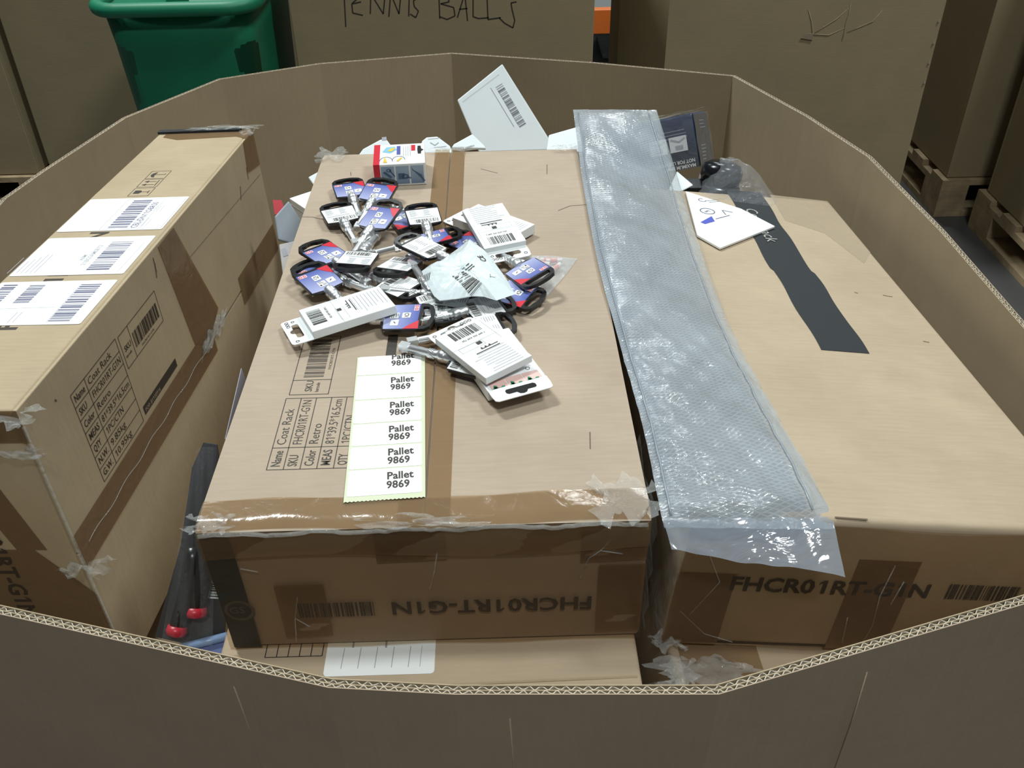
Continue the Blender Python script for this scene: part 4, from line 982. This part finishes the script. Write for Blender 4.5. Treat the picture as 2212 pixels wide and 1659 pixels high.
tag(MB().prism(rrect(-.022, -.02, .022, .02, .004), 0, .02).build('socket_block', dk, M=tr(*P(1490, 402, .915)[:2], .90), bevel=.002), 'small dark metal block beside the chuck bag', 'tool')

# ================================================================== plier packs in the left gap
def pack(label, pts, grips, cat='pliers'):
    """clear-backed blister card with two dark handles ending in red caps"""
    t, poly = slab('plier_pack', label, cat, pts, .0015, plain('blister_card', (.03, .03, .033), .35, var=.1), up=(.2, -.6, .8))
    inv = t.matrix_world.inverted()
    for (p0, p1, r) in grips:
        a_, b_ = inv @ p0, inv @ p1; n_ = 8; pth = [a_.lerp(b_, i / n_) + Vector((.004 * math.sin(i / n_ * 3.14), 0, .010)) for i in range(n_ + 1)]
        g_ = MB().tube(pth, [r * (.75 + .3 * math.sin(.4 + 2.4 * i / n_)) for i in range(n_ + 1)], 12).build('handle', M_blackplastic, t, smooth=True)
        d_ = (b_ - a_).normalized()
        MB().tube([pth[-1] - d_ * .004, pth[-1] + d_ * .002, pth[-1] + d_ * .006, pth[-1] + d_ * .008], [r * 1.0, r * 1.12, r * .95, r * .35], 14).build('end_cap', plain('red_rubber', (.50, .02, .04), .35), g_, smooth=True)
    return t, inv, poly
pn = Vector((.25, -.75, .62)).normalized(); p0 = P(420, 1290, .80)
Q = lambda u, v: PP(u, v, p0, pn)
pk, inv, poly = pack('black pliers with red handle ends in a clear pack beside the middle carton', [Q(u, v) for u, v in ((335, 1375), (440, 1400), (485, 1390), (500, 1180), (470, 960), (440, 955), (415, 1010), (390, 1180))],
     [(Q(440, 1120), Q(424, 1316), .011), (Q(420, 1180), Q(384, 1356), .010)])
f = lambda u, v: (lambda q: (q.x, q.y))(inv @ Q(u, v))
MB().tube([(*f(452, 1090), .012), (*f(428, 1180), .014), (*f(415, 1250), .012)], .0016, 6).build('red_trim', plain('red_rubber', (.5, .02, .04), .35), pk)
a_, b_ = Vector(f(432, 1290)), Vector(f(438, 1245)); d_ = (b_ - a_).normalized()
Ink().bars((a_.x, a_.y), (b_ - a_).length, -.02, (d_.x, d_.y), 22, 9).build('barcode', plain('pale_bars', (.55, .62, .66), .5), pk, M=tr(0, 0, .004))
MB().grid(lambda s_, t_: tuple(inv @ (Q(352 + 110 * s_ + 75 * t_ * (1 - s_ * .9), 1385 - 420 * t_)) + Vector((0, 0, .022 + .004 * math.sin(s_ * 14 + t_ * 9)))), 14, 30).build('blister_film', film('blister_film', (.5, .52, .56), .07, .06, 1.0, 30), pk, smooth=True)
q0 = P(452, 1408, .765)
bl_ = thing('blue_case', 'light blue plastic case corner under the pliers pack by the rim', 'case', frame(q0, (1, .25, 0), up=(0, -.35, .9)))
MB().prism(rrect(-.03, -.05, .028, .015, .006), -.05, 0).build('body', plain('blue_plastic', (.10, .13, .30), .35), bl_, bevel=.003)
MB().tube([(-.028, .010, .002), (.027, .012, .002)], .005, 8).build('lid_bead', plain('light_blue_plastic', (.22, .33, .55), .3), bl_, smooth=True)

# ================================================================== background
def gaylord(label, x0, x1, y0, y1, z1, pallet=True, mat=None):
    z0 = .144 if pallet else .002; cx, cy = (x0 + x1) / 2, (y0 + y1) / 2; hx, hy = (x1 - x0) / 2, (y1 - y0) / 2
    t = thing('bulk_box', label, 'cardboard bin', tr(cx, cy, 0), 'bulk boxes behind the bin'); th = .012
    for (a, b) in (((-hx, -hy), (hx, -hy + th)), ((-hx, hy - th), (hx, hy)), ((-hx, -hy + th), (-hx + th, hy - th)), ((hx - th, -hy + th), (hx, hy - th))):
        MB().box((a[0], a[1], z0), (b[0], b[1], z1)).build('wall_panel', mat or M_gay, t, bevel=.003)
    MB().box((-hx + th, -hy + th, z0), (hx - th, hy - th, z0 + .01)).build('bottom', M_gay, t)
    if pallet: make_pallet(label, x0 - .02, x1 + .02, y0 - .02, y1 + .02)
    return t
_np = [0]
def make_pallet(label, x0, x1, y0, y1):
    t = thing('pallet', 'wooden pallet under the ' + label.split(' ', 1)[1] if label.startswith('the ') else 'wooden pallet under the ' + ' '.join(label.split()[:11]), 'pallet', tr(x0, y0, 0), 'wooden pallets'); W2, D2 = x1 - x0, y1 - y0
    nb_ = 6
    for i in range(nb_):
        yy_ = (D2 - .10) * i / (nb_ - 1); MB().box((0, yy_, .122), (W2, yy_ + .10, .142)).build('deck_board', M_wood, t)
    for i in range(3):
        xx_ = (W2 - .10) * i / 2
        MB().box((xx_, 0, .100), (xx_ + .10, D2, .1215)).build('stringer_board', M_wood, t); MB().box((xx_, 0, .0), (xx_ + .10, D2, .022)).build('bottom_board', M_wood, t)
        for j in range(3): yy_ = (D2 - .14) * j / 2; MB().box((xx_, yy_, .0225), (xx_ + .10, yy_ + .14, .0995)).build('block', M_wood, t)
    for j in range(1): MB().box((.101, 0, .0), (W2 - .101, .10, .022)).build('bottom_board', M_wood, t)
    return t
ty = 2.2
a, b = PY(622, 0, ty), PY(1285, 0, ty)
tg = gaylord('handwritten bulk box facing the bin from behind', a.x, b.x, ty, ty + .9, 1.25, False)
k = Ink(); inv = tg.matrix_world.inverted()
def S(*pp):
    q = [(lambda r: (r.x, r.z))(inv @ PY(u, v, ty)) for u, v in pp]
    for m_, n_ in zip(q[:-1], q[1:]): k.line(m_, n_, .0036)
# TENNIS BALLS written by hand, cut by the top of the frame in the photograph
S((747, 58), (744, 0), (742, -12)); S((728, -10), (760, -14))
S((782, -12), (760, 8), (762, 28), (784, 33)); S((762, 8), (780, 4))
S((800, 30), (801, -14), (828, 30), (832, -12)); S((840, 36), (844, -14), (862, 30), (866, -12)); S((883, 35), (884, -12))
S((906, -8), (893, 2), (895, 14), (904, 24), (898, 38), (886, 30))
MHW = Matrix(((1, 0, 0, 0), (0, 0, -1, -.4505), (0, 1, 0, 0), (0, 0, 0, 1)))
k.build('handwriting', M_ink, tg, M=MHW); k = Ink()
S((950, 40), (948, -14), (968, -8), (970, 4), (952, 8), (980, 16), (983, 34), (966, 42), (950, 36))
S((988, 38), (1004, -14), (1010, 45)); S((992, 20), (1010, 18))
S((1022, -14), (1022, 36), (1034, 40), (1056, 38)); S((1052, -12), (1054, 42), (1082, 38)); S((1116, 4), (1104, 6), (1106, 20), (1112, 44), (1108, 60), (1090, 50), (1078, 38))
k.build('handwriting', M_ink, tg, M=Matrix(((1, 0, 0, 0), (0, 0, -1, -.4505), (0, 1, 0, 0), (0, 0, 0, 1))))
a, b, l_ = PY(1447, 0, ty + .02).x, PY(2045, 0, ty + .02).x, PY(1340, 0, ty + .36).x
y0_ = ty + .02
rg = thing('bulk_box', 'tall octagonal bulk box with torn front to the right behind the bin', 'cardboard bin', tr((a + b) / 2, y0_ + .5, 0), 'bulk boxes behind the bin')
og = [(a, y0_), (b, y0_), (b, y0_ + .98), (l_ + .45, y0_ + .98), (l_, y0_ + .58), (l_, y0_ + .34)]; oi = offset_poly([(x, y, 0) for x, y in og], .012)
for i_ in range(6):
    j_ = (i_ + 1) % 6
    MB().prism([og[i_], og[j_], (oi[j_].x, oi[j_].y), (oi[i_].x, oi[i_].y)], .002, 1.35).build('wall_panel', M_gay, rg, M=tr(-(a + b) / 2, -(y0_ + .5), 0))
inv = rg.matrix_world.inverted()
def rgp(u, v, dy=0): return inv @ PY(u, v, ty + .0195 - dy)
for pts in (((1838, 6), (1834, 30), (1827, 52), (1824, 70), (1818, 90)), ((1756, 74), (1780, 58), (1806, 42), (1833, 18)), ((1830, 70), (1858, 58), (1886, 46), (1906, 22)), ((1746, 20), (1753, 46), (1756, 74), (1790, 76), (1826, 60))):
    MB().tube([rgp(u, v, .0003) for u, v in pts], [.0006] + [.0015] * (len(pts) - 2) + [.0005], 5).build('tear', plain('torn_liner', (.36, .30, .19), .8), rg, smooth=True)
q_ = [rgp(u, v, .001) for u, v in ((1730, 82), (1742, 72), (1756, 72), (1755, 86), (1742, 84))]
MB().add(q_ + [p + Vector((0, -.003, 0)) for p in q_], [(0, 1, 2, 3, 4), (9, 8, 7, 6, 5)] + [(i, 5 + i, 5 + (i + 1) % 5, (i + 1) % 5) for i in range(5)]).build('torn_patch', plain('grey_patch', (.26, .215, .15), .8), rg)
for v in (45, 92, 135, 178): 
    p = rgp(2045 - v * .235 - 6, v, .002); MB().box((p.x - .002, p.y - .002, p.z - .004), (p.x + .002, p.y, p.z + .004)).build('staple', M_chrome, rg)
e = P(86, 376, .144)
gaylord('bulk box at the far left of the frame', e.x - 1.1, e.x, e.y, e.y + 1.0, 1.3)
gaylord('shaded bulk box between the far left one and the green tub', e.x + .025, e.x + .92, e.y + .04, e.y + .95, 1.5, False)
e2 = P(2045, 384, .144)
gaylord('bulk box standing on a pallet in the far right aisle', e2.x, e2.x + 1.1, e2.y, e2.y + 1.0, 1.6)
e3 = P(2132, 412, .144)
gaylord('bulk box on a pallet cut by the right edge of the frame', e3.x, e3.x + 1.1, e3.y - 1.0, e3.y, 1.1)
# green bin
gy = 1.95
gl, gr_ = PY(196, 12, gy), PY(545, 40, gy)
GWd = gr_.x - gl.x; gzr = gl.z; GD_ = .62
gbn = thing('green_tub', 'green plastic tub with a thick rolled rim behind the left of the bin', 'tub', tr(gl.x, gy, 0))
def tub_ring(k_, z, r):
    s_ = 1 - k_; mx = GWd / 2; my = GD_ / 2
    return [(mx + (x - mx) * s_, my + (y - my) * s_, z) for x, y in rrect(0, 0, GWd, GD_, r, 5)]
rings = [tub_ring(.20, .03, .05), tub_ring(.18, .05, .06), tub_ring(.07, gzr - .13, .06), tub_ring(.06, gzr - .11, .06), tub_ring(.03, gzr - .02, .06), tub_ring(.05, gzr - .02, .055), tub_ring(.21, .05, .05)]
mb = MB(); n_ = len(rings[0]); vs = [p for r_ in rings for p in r_]; fs = [tuple(reversed(range(n_))), tuple(range((len(rings) - 1) * n_, len(rings) * n_))]
for i in range(len(rings) - 1):
    for j in range(n_): fs.append((i * n_ + j, i * n_ + (j + 1) % n_, (i + 1) * n_ + (j + 1) % n_, (i + 1) * n_ + j))
mb.add(vs, fs)
M_green = plain('green_plastic', (.004, .17, .085), .5, bump=.02, bscale=8, var=.08, vscale=6)
mb.build('tub_body', M_green, gbn, smooth=True)
MB().tube(tub_ring(-.03, gzr - .012, .07), .019, 12, True).build('rolled_rim', M_green, gbn, smooth=True)
# rack seen through the gap between the two boxes behind
ry = 4.2
o0, o1 = PY(1255, 22, ry), PY(1375, 72, ry)
rk = thing('storage_rack', 'orange steel rack beam seen through the gap between the boxes', 'rack', tr(o0.x - .6, ry, 0))
hgt = o0.z
MB().box((0, 0, o1.z), (1.6, .05, hgt)).build('beam', plain('orange_paint', (.62, .14, .02), .4), rk, bevel=.004)
MB().box((0, .05, hgt - .03), (1.6, .9, hgt - .01)).build('shelf_deck', plain('shelf_steel', (.12, .13, .13), .5), rk)
for x_ in (0, 1.5): MB().box((x_, .0, 0), (x_ + .09, .09, 2.4)).build('upright', plain('blue_steel', (.03, .06, .14), .5), rk) if x_ != 0 else MB().box((-.09, 0, 0), (0, .09, 2.4)).build('upright', plain('blue_steel', (.03, .06, .14), .5), rk)
t0 = PY(1282, 78, 4.5)
gt = thing('grey_tote', 'blue-grey plastic tote on the floor under the orange beam', 'tote', tr(t0.x, 4.35, 0))
tz = max(.12, PY(1300, 76, 4.35).z)
MB().add([(.04, .02, 0), (.46, .02, 0), (.46, .38, 0), (.04, .38, 0), (0, 0, tz), (.5, 0, tz), (.5, .4, tz), (0, .4, tz)], [(0, 3, 2, 1), (4, 5, 6, 7), (0, 1, 5, 4), (1, 2, 6, 5), (2, 3, 7, 6), (3, 0, 4, 7)]).build('tote_body', plain('tote_grey', (.16, .20, .23), .4), gt, bevel=.006)
MB().tube([(0, 0, tz), (.5, 0, tz), (.5, .4, tz), (0, .4, tz)], .012, 8, True).build('tote_rim', plain('tote_grey', (.16, .2, .23), .4), gt)
sh = PY(1300, 5, 5.2)
tag(MB().prism(rrect(-.6, 0, .9, .4, .03), 0, max(.3, hgt + .25)).build('wrapped_load', film('pale_wrap', (.45, .52, .50), .95, .3, .5, 8), M=tr(sh.x, 5.2, 0)), 'pale wrapped load standing behind the orange rack', 'load')
